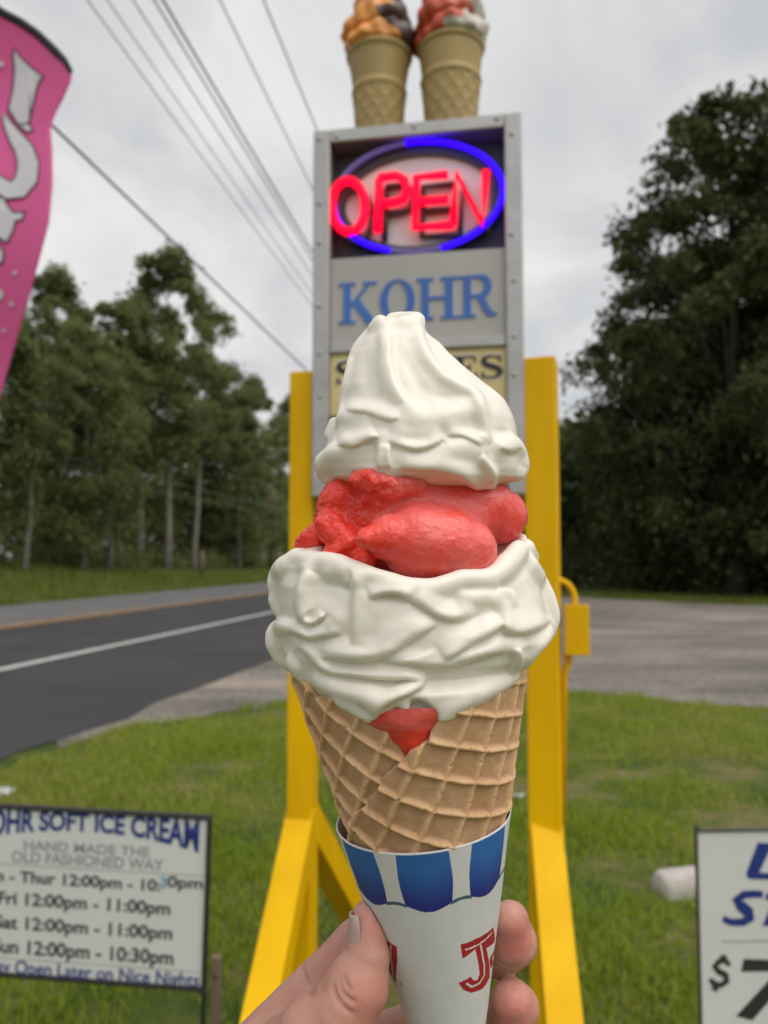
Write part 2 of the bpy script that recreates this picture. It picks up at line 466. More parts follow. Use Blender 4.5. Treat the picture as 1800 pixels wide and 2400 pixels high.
# grassy bank beyond the road and the verge behind the lot
grass_far = mat('verge_grass', (.12, .15, .030), .95, var=(.085, .115, .024), vscale=1.1, bump=1.0, bscale=9, spec=.1)
bump_dist(grass_far, .25)
nt_, no_ = 150, 26
tv = np.concatenate([np.linspace(-30, 120, 110), np.linspace(125, 420, 40)])
ov = np.linspace(0, 1, no_)**1.4*60
V = []
for t in tv:
    for o in ov:
        rise = 2.0*min(1, max(0, (o-1.2)/9))**1.2*min(1, max(.25, (70-t)/55)) + .35*float(fbm(np.array([t*.25, o*.3, 2.2])))*min(1, o/4)
        V.append(road(t, O_FAR-.05+o, .010+max(-.0, rise)))
F_ = np.array([(i*no_+j, (i+1)*no_+j, (i+1)*no_+j+1, i*no_+j+1) for i in range(nt_-1) for j in range(no_-1)])
tag(link('grass_bank', mesh_np('grass_bank', np.array(V), F_, grass_far)), kind='structure')

# ------------------------------------------------------------------ lawn blades near the signs
def leaf_mat(name, c0, c1, c2, trans=.25):
    m = bpy.data.materials.new(name); m.use_nodes = True
    t = m.node_tree; b = t.nodes['Principled BSDF']; b.inputs['Roughness'].default_value = .62; b.inputs['Specular IOR Level'].default_value = .25
    g = t.nodes.new('ShaderNodeNewGeometry'); r = t.nodes.new('ShaderNodeValToRGB')
    r.color_ramp.elements[0].color = (*c0, 1); r.color_ramp.elements[1].color = (*c2, 1); e = r.color_ramp.elements.new(.5); e.color = (*c1, 1)
    tcn = t.nodes.new('ShaderNodeTexCoord'); n = t.nodes.new('ShaderNodeTexNoise'); n.inputs['Scale'].default_value = .55; n.inputs['Detail'].default_value = 3
    t.links.new(tcn.outputs['Object'], n.inputs['Vector'])
    mm = t.nodes.new('ShaderNodeMath'); mm.operation = 'MULTIPLY_ADD'; mm.inputs[1].default_value = .45
    ms = t.nodes.new('ShaderNodeMath'); ms.operation = 'MULTIPLY_ADD'; ms.inputs[1].default_value = 1.5; ms.inputs[2].default_value = -.48
    t.links.new(n.outputs[0], ms.inputs[0]); t.links.new(g.outputs['Random Per Island'], mm.inputs[0]); t.links.new(ms.outputs[0], mm.inputs[2])
    t.links.new(mm.outputs[0], r.inputs[0]); t.links.new(r.outputs[0], b.inputs['Base Color'])
    if trans:
        tr = t.nodes.new('ShaderNodeBsdfTranslucent'); mix = t.nodes.new('ShaderNodeMixShader'); mix.inputs[0].default_value = trans
        t.links.new(r.outputs[0], tr.inputs['Color']); t.links.new(b.outputs[0], mix.inputs[1]); t.links.new(tr.outputs[0], mix.inputs[2])
        t.links.new(mix.outputs[0], t.nodes['Material Output'].inputs[0])
    return m
blade_m = leaf_mat('grass_blade', (.195, .285, .020), (.30, .385, .040), (.45, .37, .16), .45)
NB = 260000
yy = 1.75+(8.9-1.75)*rng.random(NB)**1.35; xx = (rng.random(NB)*2-1)*(.82*yy+.6)
edge_v = np.interp(xx, [p[0] for p in fine][::1], [p[1] for p in fine]) if all(np.diff([p[0] for p in fine]) > 0) else np.interp(xx, *zip(*sorted((p[0], p[1]) for p in fine)))
left_o = -xx*ru[1]+yy*ru[0]
dens = fbm(np.stack([xx*1.6, yy*1.6, 0*xx], -1), 3)
okm = (yy < edge_v+.25*dens+.1*rng.standard_normal(NB)) & (left_o < O_NEAR-.12+.25*dens) & (rng.random(NB) < 0.74+1.25*dens-.10*np.clip(xx, -1, 1.5))
xx, yy, dens = xx[okm], yy[okm], dens[okm]; NB = len(xx)
hh = (.022+.035*rng.random(NB))*(1+.6*np.clip(dens, -.5, 1)); aa = rng.random(NB)*2*np.pi; wd = .0018+.0022*rng.random(NB)
wd *= 1+.35*yy/3; ln = (rng.random((NB, 2))-.5)*hh[:, None]*1.5
bx, by = np.cos(aa)*wd, np.sin(aa)*wd
P0 = np.stack([xx-bx, yy-by, 0*xx], 1); P1 = np.stack([xx+bx, yy+by, 0*xx], 1)
M0 = np.stack([xx-bx*.8+ln[:, 0]*.35, yy-by*.8+ln[:, 1]*.35, hh*.6], 1); M1 = np.stack([xx+bx*.8+ln[:, 0]*.35, yy+by*.8+ln[:, 1]*.35, hh*.6], 1)
T0 = np.stack([xx-bx*.15+ln[:, 0], yy-by*.15+ln[:, 1], hh], 1); T1 = np.stack([xx+bx*.15+ln[:, 0], yy+by*.15+ln[:, 1], hh], 1)
VV = np.stack([P0, P1, M0, M1, T0, T1], 1).reshape(-1, 3); k = np.arange(NB)*6
FF = np.concatenate([np.stack([k, k+1, k+3, k+2], 1), np.stack([k+2, k+3, k+5, k+4], 1)])
tag(link('grass', mesh_np('grass', VV, FF, blade_m, False)), 'short green grass growing over the lawn around the signs', 'grass', kind='stuff')
# longer verge blades (bank across the road and behind the lot)
def tufts(name, pts, hmin, hmax, w, m, label):
    n = len(pts); a = rng.random(n)*2*np.pi; h = hmin+(hmax-hmin)*rng.random(n); l = (rng.random((n, 2))-.5)*h[:, None]
    b = np.stack([np.cos(a), np.sin(a), 0*a], 1)*w; tip = np.stack([l[:, 0], l[:, 1], h], 1)
    v = np.stack([pts-b, pts+b, pts+tip], 1).reshape(-1, 3); k = np.arange(n)*3
    return tag(link(name, mesh_np(name, v, np.stack([k, k+1, k+2], 1), m, False)), label, 'grass', kind='stuff')
verge_m = leaf_mat('verge_blade', (.12, .16, .024), (.165, .21, .035), (.23, .21, .08), .3)
tt = 14+70*rng.random(30000)**1.4; oo = O_FAR+.1+9*rng.random(30000)
rise = np.array([2.0*min(1, max(0, (o-O_FAR-1.2)/9))**1.2*min(1, max(.25, (70-t)/55)) for t, o in zip(tt, oo)])
pts = np.stack([ru[0]*tt+rn[0]*oo, ru[1]*tt+rn[1]*oo, rise-.05], 1)
tufts('verge_grass', pts, .15, .5, .035, verge_m, 'rough grass on the bank along the far side of the road')
xg = 3+24*rng.random(16000); yg = np.interp(xg, [6, 8.5, 11, 14, 18, 30], [33, 29, 25.5, 23.6, 23, 22.5])+6*rng.random(16000)
tufts('lot_grass', np.stack([xg, yg, 0*xg], 1), .06, .22, .03, verge_m, 'mown grass strip between the gravel lot and the trees')

# ------------------------------------------------------------------ trees
bark_m = mat('bark', (.20, .175, .15), .95, var=(.30, .27, .24), vscale=3, bump=1.0, bscale=14, stretch=(1, 1, .2), spec=.1)
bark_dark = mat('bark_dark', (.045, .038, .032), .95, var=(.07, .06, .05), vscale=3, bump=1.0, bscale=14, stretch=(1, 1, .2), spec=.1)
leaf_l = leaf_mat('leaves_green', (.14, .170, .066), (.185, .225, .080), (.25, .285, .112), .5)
leaf_r = leaf_mat('leaves_shaded', (.052, .072, .024), (.070, .094, .029), (.10, .126, .042), .32)  # shade on the backlit trees by the lot is put into this darker colour
def leaf_cloud(centers, radii, n_each, size, g, shell=.35, flat=.8):
    C = np.repeat(np.asarray(centers), n_each, 0); Rr = np.repeat(np.asarray(radii), n_each)
    n = len(C); d = g.standard_normal((n, 3)); d /= np.linalg.norm(d, axis=1, keepdims=True)
    rad = (shell+(1-shell)*g.random(n))**.6
    K_ = len(centers); an = np.stack([.75+.7*g.random(K_), .75+.7*g.random(K_), flat*(.75+.55*g.random(K_))], 1)
    soft = np.minimum(np.abs(g.standard_normal(n))*.62, 1.7)
    p = C+d*(Rr*np.where(g.random(n) < .45, rad, soft))[:, None]*np.repeat(an, n_each, 0)
    p[:, 2] -= .12*(((p-C)[:, :2])**2).sum(1)/np.maximum(Rr, .1)
    nrm = g.standard_normal((n, 3)); nrm[:, 2] += .8; nrm /= np.linalg.norm(nrm, axis=1, keepdims=True)
    t = np.cross(nrm, g.standard_normal((n, 3))); t /= np.linalg.norm(t, axis=1, keepdims=True); b = np.cross(nrm, t)
    s = size*(.6+.8*g.random(n))[:, None]
    v = np.stack([p-t*s, p-b*s*.45+nrm*s*.12, p+t*s, p+b*s*.45+nrm*s*.12], 1).reshape(-1, 3)
    return v, np.arange(n*4).reshape(-1, 4)
def tree_meshes(seed, H, crown0, rx, top, K, nleaf, size, clump, lm, bm_, trunk_r, lean=.6, taper=1.0, bare=0):
    g = np.random.default_rng(seed)
    bend = g.standard_normal(2)*lean
    def axis(z): return np.array([bend[0]*(z/H)**1.6, bend[1]*(z/H)**1.6, z])
    cs, rs = [], []
    z0 = crown0*H
    tries = 0
    while len(cs) < K and tries < 20000:
        tries += 1
        z = z0+(H-z0)*g.random(); q = (z-z0)/(H-z0)
        prof = rx*(np.interp(q, [0, .15, .4, .7, .9, 1], [.55, .85, 1, .8, .48, top]))
        a = g.random()*2*math.pi; rr = prof*math.sqrt(g.random())*(0.72+.4*float(fbm(np.array([math.cos(a)*2+seed, math.sin(a)*2, z*.35]))) + .2)
        c = axis(z)+np.array([math.cos(a)*rr, math.sin(a)*rr, 0])
        if float(fbm(c*.33+seed*3.7)) < -.28: continue
        cs.append(c); rs.append(clump*(.6+.8*g.random())*(1-.35*q))
    v, f = leaf_cloud(cs, rs, nleaf, size, g)
    crown = mesh_np('crown', v, f, lm, False)
    mb = MB()
    zs = np.linspace(-.3, H*.93, 9)
    mb.tube([axis(max(z, 0))+np.array([0, 0, min(z, 0)])+np.array([*(g.standard_normal(2)*.04*trunk_r*4), 0]) for z in zs],
            [trunk_r*(1.35 if i == 0 else 1-.88*(i/8)**taper) for i in range(9)], 8)
    for c, r in list(zip(cs, rs))[:max(30, K//2)]:
        rad = np.linalg.norm((c-axis(c[2]))[:2]); zb = max(c[2]-rad*(.5+.5*g.random())-.4, z0*.7); a = axis(zb); m1 = a+(c-a)*.45+np.array([0, 0, -.12*rad]); 
        br = trunk_r*.30*(1-.7*zb/H)
        mb.tube([a, m1, c], [br, br*.6, br*.18], 5)
    for _ in range(bare):
        z = H*(.18+.5*g.random()); a = axis(z); an = g.random()*6.28; L = 1+1.5*g.random()
        mb.tube([a, a+np.array([math.cos(an)*L*.6, math.sin(an)*L*.6, .2]), a+np.array([math.cos(an)*L, math.sin(an)*L, .1])], [.05, .03, .012], 5)
    me = mesh_np('trunk', mb.v, mb.f, bm_, True)
    return crown, me
def plant(protos, name, label, cat, loc, s, rz, group, sz=None):
    crown, tr = protos
    e = thing(name, label, cat, loc, rz, group); e.scale = (s, s, sz or s)
    link('trunk', tr, e); link('crown', crown, e)
    return e
PL = [tree_meshes(21, 20, .36, 3.7, .22, 76, 230, .17, .92, leaf_l, bark_m, .24, bare=5),
      tree_meshes(22, 21, .42, 3.4, .25, 68, 230, .17, .88, leaf_l, bark_m, .22, bare=7),
      tree_meshes(25, 17, .10, 4.2, .3, 92, 250, .17, 1.25, leaf_l, bark_m, .22),
      tree_meshes(28, 22, .44, 3.2, .2, 62, 230, .17, .85, leaf_l, bark_m, .26, lean=1.4, bare=6)]
def bank_z(o, t): return 2.0*min(1, max(0, (o-O_FAR-1.2)/9))**1.2*min(1, max(.25, (70-t)/55))
def ray_road(u, off):
    """point on the line `off` metres left of the road axis seen in column u"""
    k = (u-CX)/FPX; y = off/(-k*ru[1]+ru[0]); return k*y, y
# far side of the road: column, offset from the camera's road axis, top row, prototype
left_specs = [(-190, 23.5, 520, 0, 'leafy tree at the far left behind the pink feather flag'),
    (-60, 25.0, 640, 2, 'bushy tree rising just behind the pink flag edge'),
    (60, 23.2, 700, 1, 'slim pale trunked tree nearest the flag with its bare lower trunk'),
    (135, 27.0, 625, 0, 'tree with a ragged tip right of the pink flag'),
    (200, 24.0, 760, 2, 'low dense tree between the pale trunk and the tall forked pair'),
    (255, 25.0, 690, 3, 'thick trunked leaning tree left of the tallest treetop'),
    (330, 27.5, 640, 1, 'open crowned tree with sky gaps next to the tallest treetop'),
    (395, 25.5, 580, 0, 'tallest tree left of the sign, its top touching the black cable'),
    (455, 26.0, 690, 3, 'tree with outstretched right branches under the black cable'),
    (490, 30.0, 860, 2, 'lower rounded tree in the dip under the black cable'),
    (560, 26.5, 905, 2, 'bright green tree close to the left yellow post'),
    (610, 31.0, 880, 0, 'dark tree standing just left of the yellow post'),
    (690, 33.0, 920, 2, 'tree mostly hidden behind the left yellow post'),
    (300, 33.0, 800, 2, 'back row tree seen between the forked trunks'),
    (110, 33.0, 800, 2, 'back row tree filling the gap by the pale trunk')]
HP = [20, 21, 17, 22]
for i, (u, off, top, pi, lab) in enumerate(left_specs):
    x, y = ray_road(u, off); t = x*ru[0]+y*ru[1]
    zb = bank_z(off, t); H = (1310-top)/FPX*y+CAM_H-zb
    s = H/(HP[pi]*1.0)
    tr_ = plant(PL[pi], 'roadside_tree', lab, 'tree', (x, y, zb-.2), s*1.0, random.random()*6.28, 'trees along the far side of the road', sz=s)
    if i in (2, 5): tr_.rotation_euler = (0, R(4.5), 0)
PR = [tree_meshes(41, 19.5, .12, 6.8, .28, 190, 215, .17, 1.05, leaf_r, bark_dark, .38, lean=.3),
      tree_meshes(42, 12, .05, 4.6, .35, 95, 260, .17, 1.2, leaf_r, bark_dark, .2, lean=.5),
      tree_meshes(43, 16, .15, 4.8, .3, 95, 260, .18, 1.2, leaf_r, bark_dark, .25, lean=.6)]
HR = [19.5, 12, 16]
right_specs = [(1725, 30.0, 245, 0, 'tall dark oak with ragged crown towering over the gravel lot'),
    (1590, 36.0, 560, 2, 'dark tree filling the middle of the right wood'),
    (1535, 34.0, 850, 1, 'lower dark tree at the left shoulder of the tall oak'),
    (1445, 41.0, 1000, 1, 'smallest dark tree beside the right yellow post'),
    (1350, 52.0, 1060, 1, 'tree half hidden behind the right yellow post'),
    (1880, 33.0, 330, 2, 'dark tree at the right edge behind the tall oak'),
    (1985, 27.0, 500, 1, 'broad dark tree cut by the right edge of the photo'),
    (1640, 40.0, 700, 2, 'back row dark tree under the tall oak'),
    (1780, 41.0, 700, 1, 'back row dark bushy tree right of the oak trunk')]
for i, (u, y, top, pi, lab) in enumerate(right_specs):
    x = (u-CX)/FPX*y; H = (1310-top)/FPX*y+CAM_H; s = H/HR[pi]
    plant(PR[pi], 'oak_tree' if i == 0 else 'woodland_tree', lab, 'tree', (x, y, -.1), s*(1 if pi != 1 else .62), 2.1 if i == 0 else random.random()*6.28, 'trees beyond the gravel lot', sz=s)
# undergrowth and the wood behind, which read as one mass
def mass(name, label, lm, centers, radii, n_each, size, seed, shell=.35):
    v, f = leaf_cloud(centers, radii, n_each, size, np.random.default_rng(seed), shell, 1.0)
    tag(link(name, mesh_np(name, v, f, lm, False)), label, 'woods', kind='stuff')
cs, rs = [], []
for k in range(330):
    t = 8+95*rng.random()**1.2; o = 26.0+2.5*rng.random()+.0*t; r = .6+.9*rng.random(); p = road(t, o, bank_z(o, t)+r*.5*rng.random()+.3); cs.append(p); rs.append(r)
mass('undergrowth', 'dark bushes along the foot of the roadside trees', leaf_l, cs, rs, 70, .17, 1)
cs, rs = [], []
for k in range(760):
    t = 0+190*rng.random()**1.1; o = 31+14*rng.random(); p = road(t, o, 1+rng.random()**.9*(9.0+2*math.sin(t*.2)+.35*(o-31))); cs.append(p); rs.append(1.4+1.6*rng.random())
mass('woods', 'deep wood behind the roadside trees', leaf_l, cs, rs, 75, .42, 2, .1)
cs, rs = [], []
for k in range(420):
    x = 6+40*rng.random(); y = 46+10*rng.random()-.25*(x-6); cs.append((x, y, .5+rng.random()*(7.5+.25*(x-6)))); rs.append(1.5+1.5*rng.random())
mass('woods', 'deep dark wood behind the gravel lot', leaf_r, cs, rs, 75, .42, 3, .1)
cs, rs = [], []
for k in range(170):
    x = 5.5+24*rng.random(); y = np.interp(x, [6, 8.5, 11, 14, 18, 30], [44, 37, 32.5, 29.6, 28.5, 27.5])+2.5*rng.random(); r = .6+1.0*rng.random()
    cs.append((x, y, r*.6+1.6*rng.random()**2)); rs.append(r)
mass('undergrowth', 'dark bushes along the foot of the oak wood', leaf_r, cs, rs, 80, .16, 4)

# ------------------------------------------------------------------ poles, wires
wire_m = mat('wire_grey', (.16, .16, .165), .5, metal=.3); cable_m = mat('cable_black', (.015, .015, .016), .6)
pole_m = mat('pole_wood', (.13, .10, .08), .9, var=(.19, .16, .13), vscale=4, stretch=(1, 1, .15), bump=.5, bscale=30)
WA = math.atan((1150-CX)/FPX); wu = np.array([math.sin(WA), math.cos(WA)]); wnl = np.array([-wu[1], wu[0]])
def wp(t, o, z): p = wu*t+wnl*o; return np.array([p[0], p[1], z])
T0_, T1_ = -18.0, 25.5
OPOLE = 3.35
def upole(t, label, H=10.3):
    p = wp(t, OPOLE, 0)
    e = thing('utility_pole', label, 'utility pole', p, 0)
    mb = MB(); mb.tube([(0, 0, -.5), (0, 0, H*.5), (0, 0, H)], [.16, .14, .11], 12); mb.build('pole', pole_m, e, True)
    arm = MB(); c = math.cos(-WA); s_ = math.sin(-WA)
    M = Matrix.Rotation(-WA, 4, 'Z')
    arm.box(-1.35, 1.35, .125, .225, 8.52, 8.64, .01, M); arm.build('crossarm', pole_m, e)
    for q in (-1.22, -.75, -.35, .35, .75, 1.22):
        ins = MB(); pp = M @ Vector((q, .175, 8.64)); ins.lathe([(.0, 0), (.03, 0), (.035, .05), (.05, .06), (.05, .08), (.03, .1), (.04, .12), (.0, .13)], 10, pp); ins.build('insulator', wire_m, e, True)
    return e
upole(T1_, 'utility pole down the road hidden behind the ice cream sign', 9.9); upole(T0_, 'utility pole behind the camera carrying the same wires', 9.9)
def wire(name, px, r, m, label, z=None, o=None, sag=.25, z1=None):
    """px: column where the wire leaves the top of the frame"""
    if z is not None: o = (1150-px)/1310.0*(z-CAM_H)
    pts = []
    for k in np.linspace(0, 1, 41):
        t = T0_+(T1_-T0_)*k; o2 = o
        pts.append(wp(t, o2, z-sag*4*k*(1-k)+sag*.78))
    mb = MB(); mb.tube(pts, r, 6); tag(mb.build(name, m, None, True), label, 'power line', 'wires strung over the road')
wire('power_line', 228, .010, wire_m, 'leftmost thin grey overhead wire', z=8.8)
wire('power_line', 274, .009, wire_m, 'second thin grey overhead wire from the left', z=8.75)
wire('power_line', 333, .011, wire_m, 'third overhead wire, left of the dark pair', z=8.8)
wire('power_line', 383, .012, wire_m, 'darker overhead wire on the left of the close pair', z=7.9)
wire('power_line', 404, .016, wire_m, 'pale thick overhead wire on the right of the close pair', z=7.6)
wire('power_line', 534, .011, wire_m, 'sixth overhead wire, second from the sign', z=8.8)
wire('power_line', 635, .012, wire_m, 'overhead wire nearest the sign', z=8.9)
# black cable, lower on the poles
pts = []
a = at(118, 290, 6.6); b = wp(T1_, OPOLE-.1, 5.05)
d_ = np.array(b)-a
for k in np.linspace(-.9, 1, 40): q = a+d_*k; pts.append((q[0], q[1], q[2]))
mb = MB(); mb.tube(pts, .013, 8); tag(mb.build('telephone_cable', cable_m, None, True), 'thick black cable slanting from the pink flag to the left post', 'cable')
for (v0, z, lab) in ((1031, 6.6, 'upper wire crossing in front of the dark forest'), (1072, 5.9, 'lower wire crossing in front of the dark forest')):
    o = (z-CAM_H)*1150/(1310-v0); P = []
    for k in np.linspace(0, 1, 50):
        t = 5+110*k; P.append(wp(t, o, z-.5*4*k*(1-k)*.6+.25))
    mb = MB(); mb.tube(P, .022, 5); tag(mb.build('power_line', wire_m, None, True), lab, 'power line', 'wires along the far side of the road')
def post(u, v, h, r, label, name, cat, mt):
    g = ground(u, v); mb = MB(); mb.tube([(0, 0, -.2), (0, 0, h*.6), (0, 0, h)], [r, r, r*.9], 8); e = thing(name, label, cat, g); mb.build('post', mt, e, True); cap = MB(); cap.box(-r*1.05, r*1.05, -r*1.05, r*1.05, h, h+.03, .005); cap.build('cap', mt, e)
x, y = ray_road(475, 21.0); g0 = np.array([x, y, bank_z(21, x*ru[0]+y*ru[1])])
e = thing('marker_post', 'short brown wooden post on the far verge of the road', 'post', g0)
mb = MB(); mb.tube([(0, 0, -.2), (0, 0, .9), (.01, 0, 1.75)], [.13, .13, .12], 8); mb.build('post', mat('old_post', (.16, .10, .07), .9, var=(.22, .15, .1), vscale=9), e, True)
mb = MB(); mb.box(-.13, .13, -.13, .13, 1.76, 1.80, .01); mb.build('cap', bark_m, e)
x, y = ray_road(634, 24.5)
e = thing('distant_pole', 'reddish brown pole among the trees beside the left yellow post', 'utility pole', (x, y, .3))
mb = MB(); mb.tube([(0, 0, -.5), (0, 0, 4), (0, 0, 7.6)], [.17, .15, .12], 8); mb.build('pole', mat('red_pole', (.13, .06, .05), .9), e, True)
mb = MB(); mb.box(-.7, .7, -.26, -.17, 7.0, 7.12, .01); mb.build('crossarm', bark_m, e)

# ------------------------------------------------------------------ the sign tower
SA = R(9.5)                                   # the sign is turned so its right side is nearer
SD = 2.33
sg = at(985, 1310, SD); SB = Vector((sg[0], sg[1], 0))
e1 = np.array([math.cos(SA), -math.sin(SA), 0]); en = np.array([-math.sin(SA), -math.cos(SA), 0])   # to the right, to the front
def S(u, v, off=0.0):
    """pixel -> x, z on the sign's front plane moved `off` to the front"""
    d = ray(u, v); o = np.array([SB.x, SB.y, 0])+en*off
    t = float((o-C0)@en/(d@en)); p = C0+d*t-o
    return float(p@e1), float(p[2])
yellow_m = mat('yellow_paint', (.86, .50, .0), .5, var=(.74, .405, .0), vscale=9, vdetail=8, bump=.4, bscale=26, stretch=(1, 1, .18), spec=.18, rvar=.12)
bump_dist(yellow_m, .004)
alu_m = mat('aluminium', (.50, .485, .475), .42, metal=.75, var=(.42, .41, .40), vscale=7, bump=.15, bscale=40, rvar=.08)
alu_dark = mat('aluminium_lip', (.42, .42, .42), .5, metal=.6)
xl, _ = S(735, 620); xr, zt = S(1216, 267); _, zt2 = S(735, 311); zt = .5*(zt+zt2)
xr = S(1226, 620)[0]
zb_ = S(742, 1165)[1]
il = S(774, 520)[0]; ir = S(1184, 520)[0]; it = S(980, 320)[1]
DEP = .17
tower = thing('roadside_sign', 'tall roadside sign with silver cabinet between two yellow wooden posts', 'sign', (SB.x, SB.y, 0), -SA)
# local frame of the tower: x right, -y front, z up
def bar(name, x0, x1, z0, z1, y0=-.012, y1=DEP, m=alu_m, parent=tower, bev=.004, lab=None):
    mb = MB(); mb.box(x0, x1, y0, y1, z0, z1, bev); o = mb.build(name, m, parent)
    if lab: o['label'] = lab
    return o
bar('frame_side', xl, il, zb_, zt); bar('frame_side', ir, xr, zb_, zt)
bar('frame_top', il+.0005, ir-.0005, it, zt); 
z_k0 = S(980, 592)[1]; z_k1 = S(980, 797)[1]; z_y0 = S(980, 820)[1]; z_y1 = S(745, 975)[1]
bar('frame_divider', il+.0005, ir-.0005, z_y0, z_k1, -.006, .03)
bar('frame_bottom', il+.0005, ir-.0005, zb_, z_y1, -.010, .10, m=mat('cabinet_grey', (.10, .10, .10), .55))
bar('cabinet_back', il+.0005, ir-.0005, zb_, it, DEP-.02, DEP-.001, m=alu_m)
bolts = [(S(u, v)) for u, v in ((750, 330), (750, 480), (750, 572), (750, 720), (750, 830), (1199, 318), (1199, 552), (1205, 790), (1204, 660), (790, 325), (972, 301), (1165, 283), (1205, 880), (752, 930))]
bm0 = None
for i, (bx_, bz_) in enumerate(bolts):
    if bm0 is None:
        mb = MB(); mb.lathe([(0, .005), (.0045, .0045), (.007, .002), (.0075, 0)], 12); o = mb.build('bolt', alu_dark, tower, True); bm0 = o.data
    else: o = link('bolt', bm0, tower)
    o.location = (bx_, -.0125, bz_); o.rotation_euler = (math.pi/2, 0, 0)
# KOHR panel
kp_m = mat('panel_silver', (.45, .435, .41), .28, var=(.40, .385, .37), vscale=3, spec=.55)
yp_m = mat('panel_cream', (.72, .58, .27), .4, var=(.66, .52, .24), vscale=4)
bar('panel', il+.001, ir-.001, z_k1+.0005, z_k0, .006, .012, m=kp_m, bev=.001, lab='silver panel lettered KOHR')
bar('panel', il+.001, ir-.001, z_y1+.0005, z_y0-.0005, .006, .012, m=yp_m, bev=.001, lab='cream yellow panel with black letters')

# serif letters cut as small flat plates
def stroke(p0, p1, w0, w1=None):
    w1 = w0 if w1 is None else w1
    d = np.array(p1, float)-np.array(p0, float); n = np.array([-d[1], d[0]])/np.linalg.norm(d)*.5
    a, b = np.array(p0, float), np.array(p1, float)
    return [tuple(a+n*w0), tuple(a-n*w0), tuple(b-n*w1), tuple(b+n*w1)]
def ribbon(pts, ws):
    pts = np.array(pts, float); out = []
    for i in range(len(pts)-1):
        d0 = pts[min(i+1, len(pts)-1)]-pts[max(i-1, 0)]; d1 = pts[min(i+2, len(pts)-1)]-pts[i]
        n0 = np.array([-d0[1], d0[0]])/np.linalg.norm(d0)*.5*ws[i]; n1 = np.array([-d1[1], d1[0]])/np.linalg.norm(d1)*.5*ws[i+1]
        out.append([tuple(pts[i]+n0), tuple(pts[i]-n0), tuple(pts[i+1]-n1), tuple(pts[i+1]+n1)])
    return out
def glyph(ch):
    """polygons of a bold roman letter, 1 high, and its width"""
    T, t, s = .20, .075, .07
    def stem(x, w=T): return [[(x-w/2, 0), (x+w/2, 0), (x+w/2, 1), (x-w/2, 1)]]
    def serif(x, z, w=.42): return [[(x-w/2, z), (x+w/2, z), (x+w/2, z+s), (x-w/2, z+s)]]
    if ch == 'K': return stem(.22)+serif(.22, 0)+serif(.22, 1-s)+[stroke((.30, .42), (.80, .97), t)]+[stroke((.40, .58), (.82, .03), T*1.02)]+serif(.80, 1-s, .36)+serif(.84, 0, .36), 1.02
    if ch == 'H': return stem(.22)+stem(.80)+serif(.22, 0)+serif(.22, 1-s)+serif(.80, 0)+serif(.80, 1-s)+[[(.3, .47), (.72, .47), (.72, .55), (.3, .55)]], 1.02
    if ch == 'O':
        o = []
        for k in range(40):
            a, b = 2*math.pi*k/40, 2*math.pi*(k+1)/40
            f = lambda q, rx, rz: (.46+rx*math.cos(q), .5+rz*math.sin(q))
            o.append([f(a, .44, .515), f(b, .44, .515), f(b, .235, .44), f(a, .235, .44)])
        return o, .92
    if ch in 'RPD':
        arc = [(.22, .965)]+[(.48+.24*math.sin(q), .735-.23*-math.cos(q)) for q in np.linspace(0, math.pi, 14)]+[(.22, .505)]
        o = stem(.22)+serif(.22, 0)+serif(.22, 1-s)+ribbon(arc, [t]+[t+.12*math.sin(q) for q in np.linspace(0, math.pi, 14)]+[t])
        o += ribbon([(.44, .52), (.58, .40), (.68, .18), (.80, .05), (.95, .06)], [.08, .17, .18, .14, .04]); return o, .98
    if ch == 'E': return stem(.22)+serif(.20, 0, .38)+serif(.20, 1-s, .38)+[[(.22, 1-s), (.70, 1-s), (.70, 1), (.22, 1)], [(.22, 0), (.74, 0), (.74, s), (.22, s)], [(.3, .47), (.52, .47), (.52, .545), (.3, .545)], [(.62, .74), (.70, .74), (.70, .94), (.655, .94)], [(.66, .06), (.74, .06), (.74, .28), (.67, .28)], [(.49, .36), (.55, .36), (.55, .66), (.49, .66)]], .80
    if ch == 'A': return [stroke((.16, .03), (.46, .98), t), stroke((.46, .99), (.80, .03), T)]+serif(.14, 0, .28)+serif(.80, 0, .36)+[[(.26, .28), (.66, .28), (.66, .35), (.26, .35)]], .96
    if ch == 'S':
        pts = [(.62, .76), (.55, .92), (.36, .965), (.18, .90), (.13, .74), (.22, .60), (.40, .52), (.58, .42), (.65, .26), (.56, .10), (.36, .035), (.18, .08), (.10, .24)]
        return ribbon(pts, [.03, .07, .09, .14, .19, .21, .22, .21, .19, .14, .09, .07, .03])+[[(.60, .70), (.66, .70), (.66, .98), (.60, .98)], [(.07, .02), (.13, .02), (.13, .30), (.07, .30)]], .76
def letters(word, x0, x1, z0, h, y, m, parent, name='letter', sx=1.0, thick=.003, skip=''):
    gl = [glyph(c) for c in word]; tot = sum(w for _, w in gl); k = (x1-x0)/tot
    x = x0
    for c, (ps, w) in zip(word, gl):
        if c not in skip:
            mb = MB()
            for j, p in enumerate(ps): mb.prism([(x+q[0]*k, z0+q[1]*h) for q in p], y-thick-.00012*(j % 7), y+.002)
            mb.build(name, m, parent)
        x += w*k
blue_m = mat('letter_blue', (.055, .135, .44), .35, var=(.04, .16, .52), vscale=5)
black_m = mat('letter_black', (.012, .012, .013), .4)
pale_m = mat('letter_halo', (.62, .60, .56), .4); cream_h = mat('letter_halo_cream', (.78, .72, .58), .4)
x0k = S(793, 700)[0]; x1k = S(1170, 700)[0]; zk0 = S(980, 750)[1]; hk = S(980, 652)[1]-zk0
letters('KOHR', x0k+.004, x1k+.004, zk0-.004, hk, .006, pale_m, tower, 'letter_shadow', thick=.0008)
letters('KOHR', x0k, x1k, zk0, hk, .006, blue_m, tower, thick=.004)
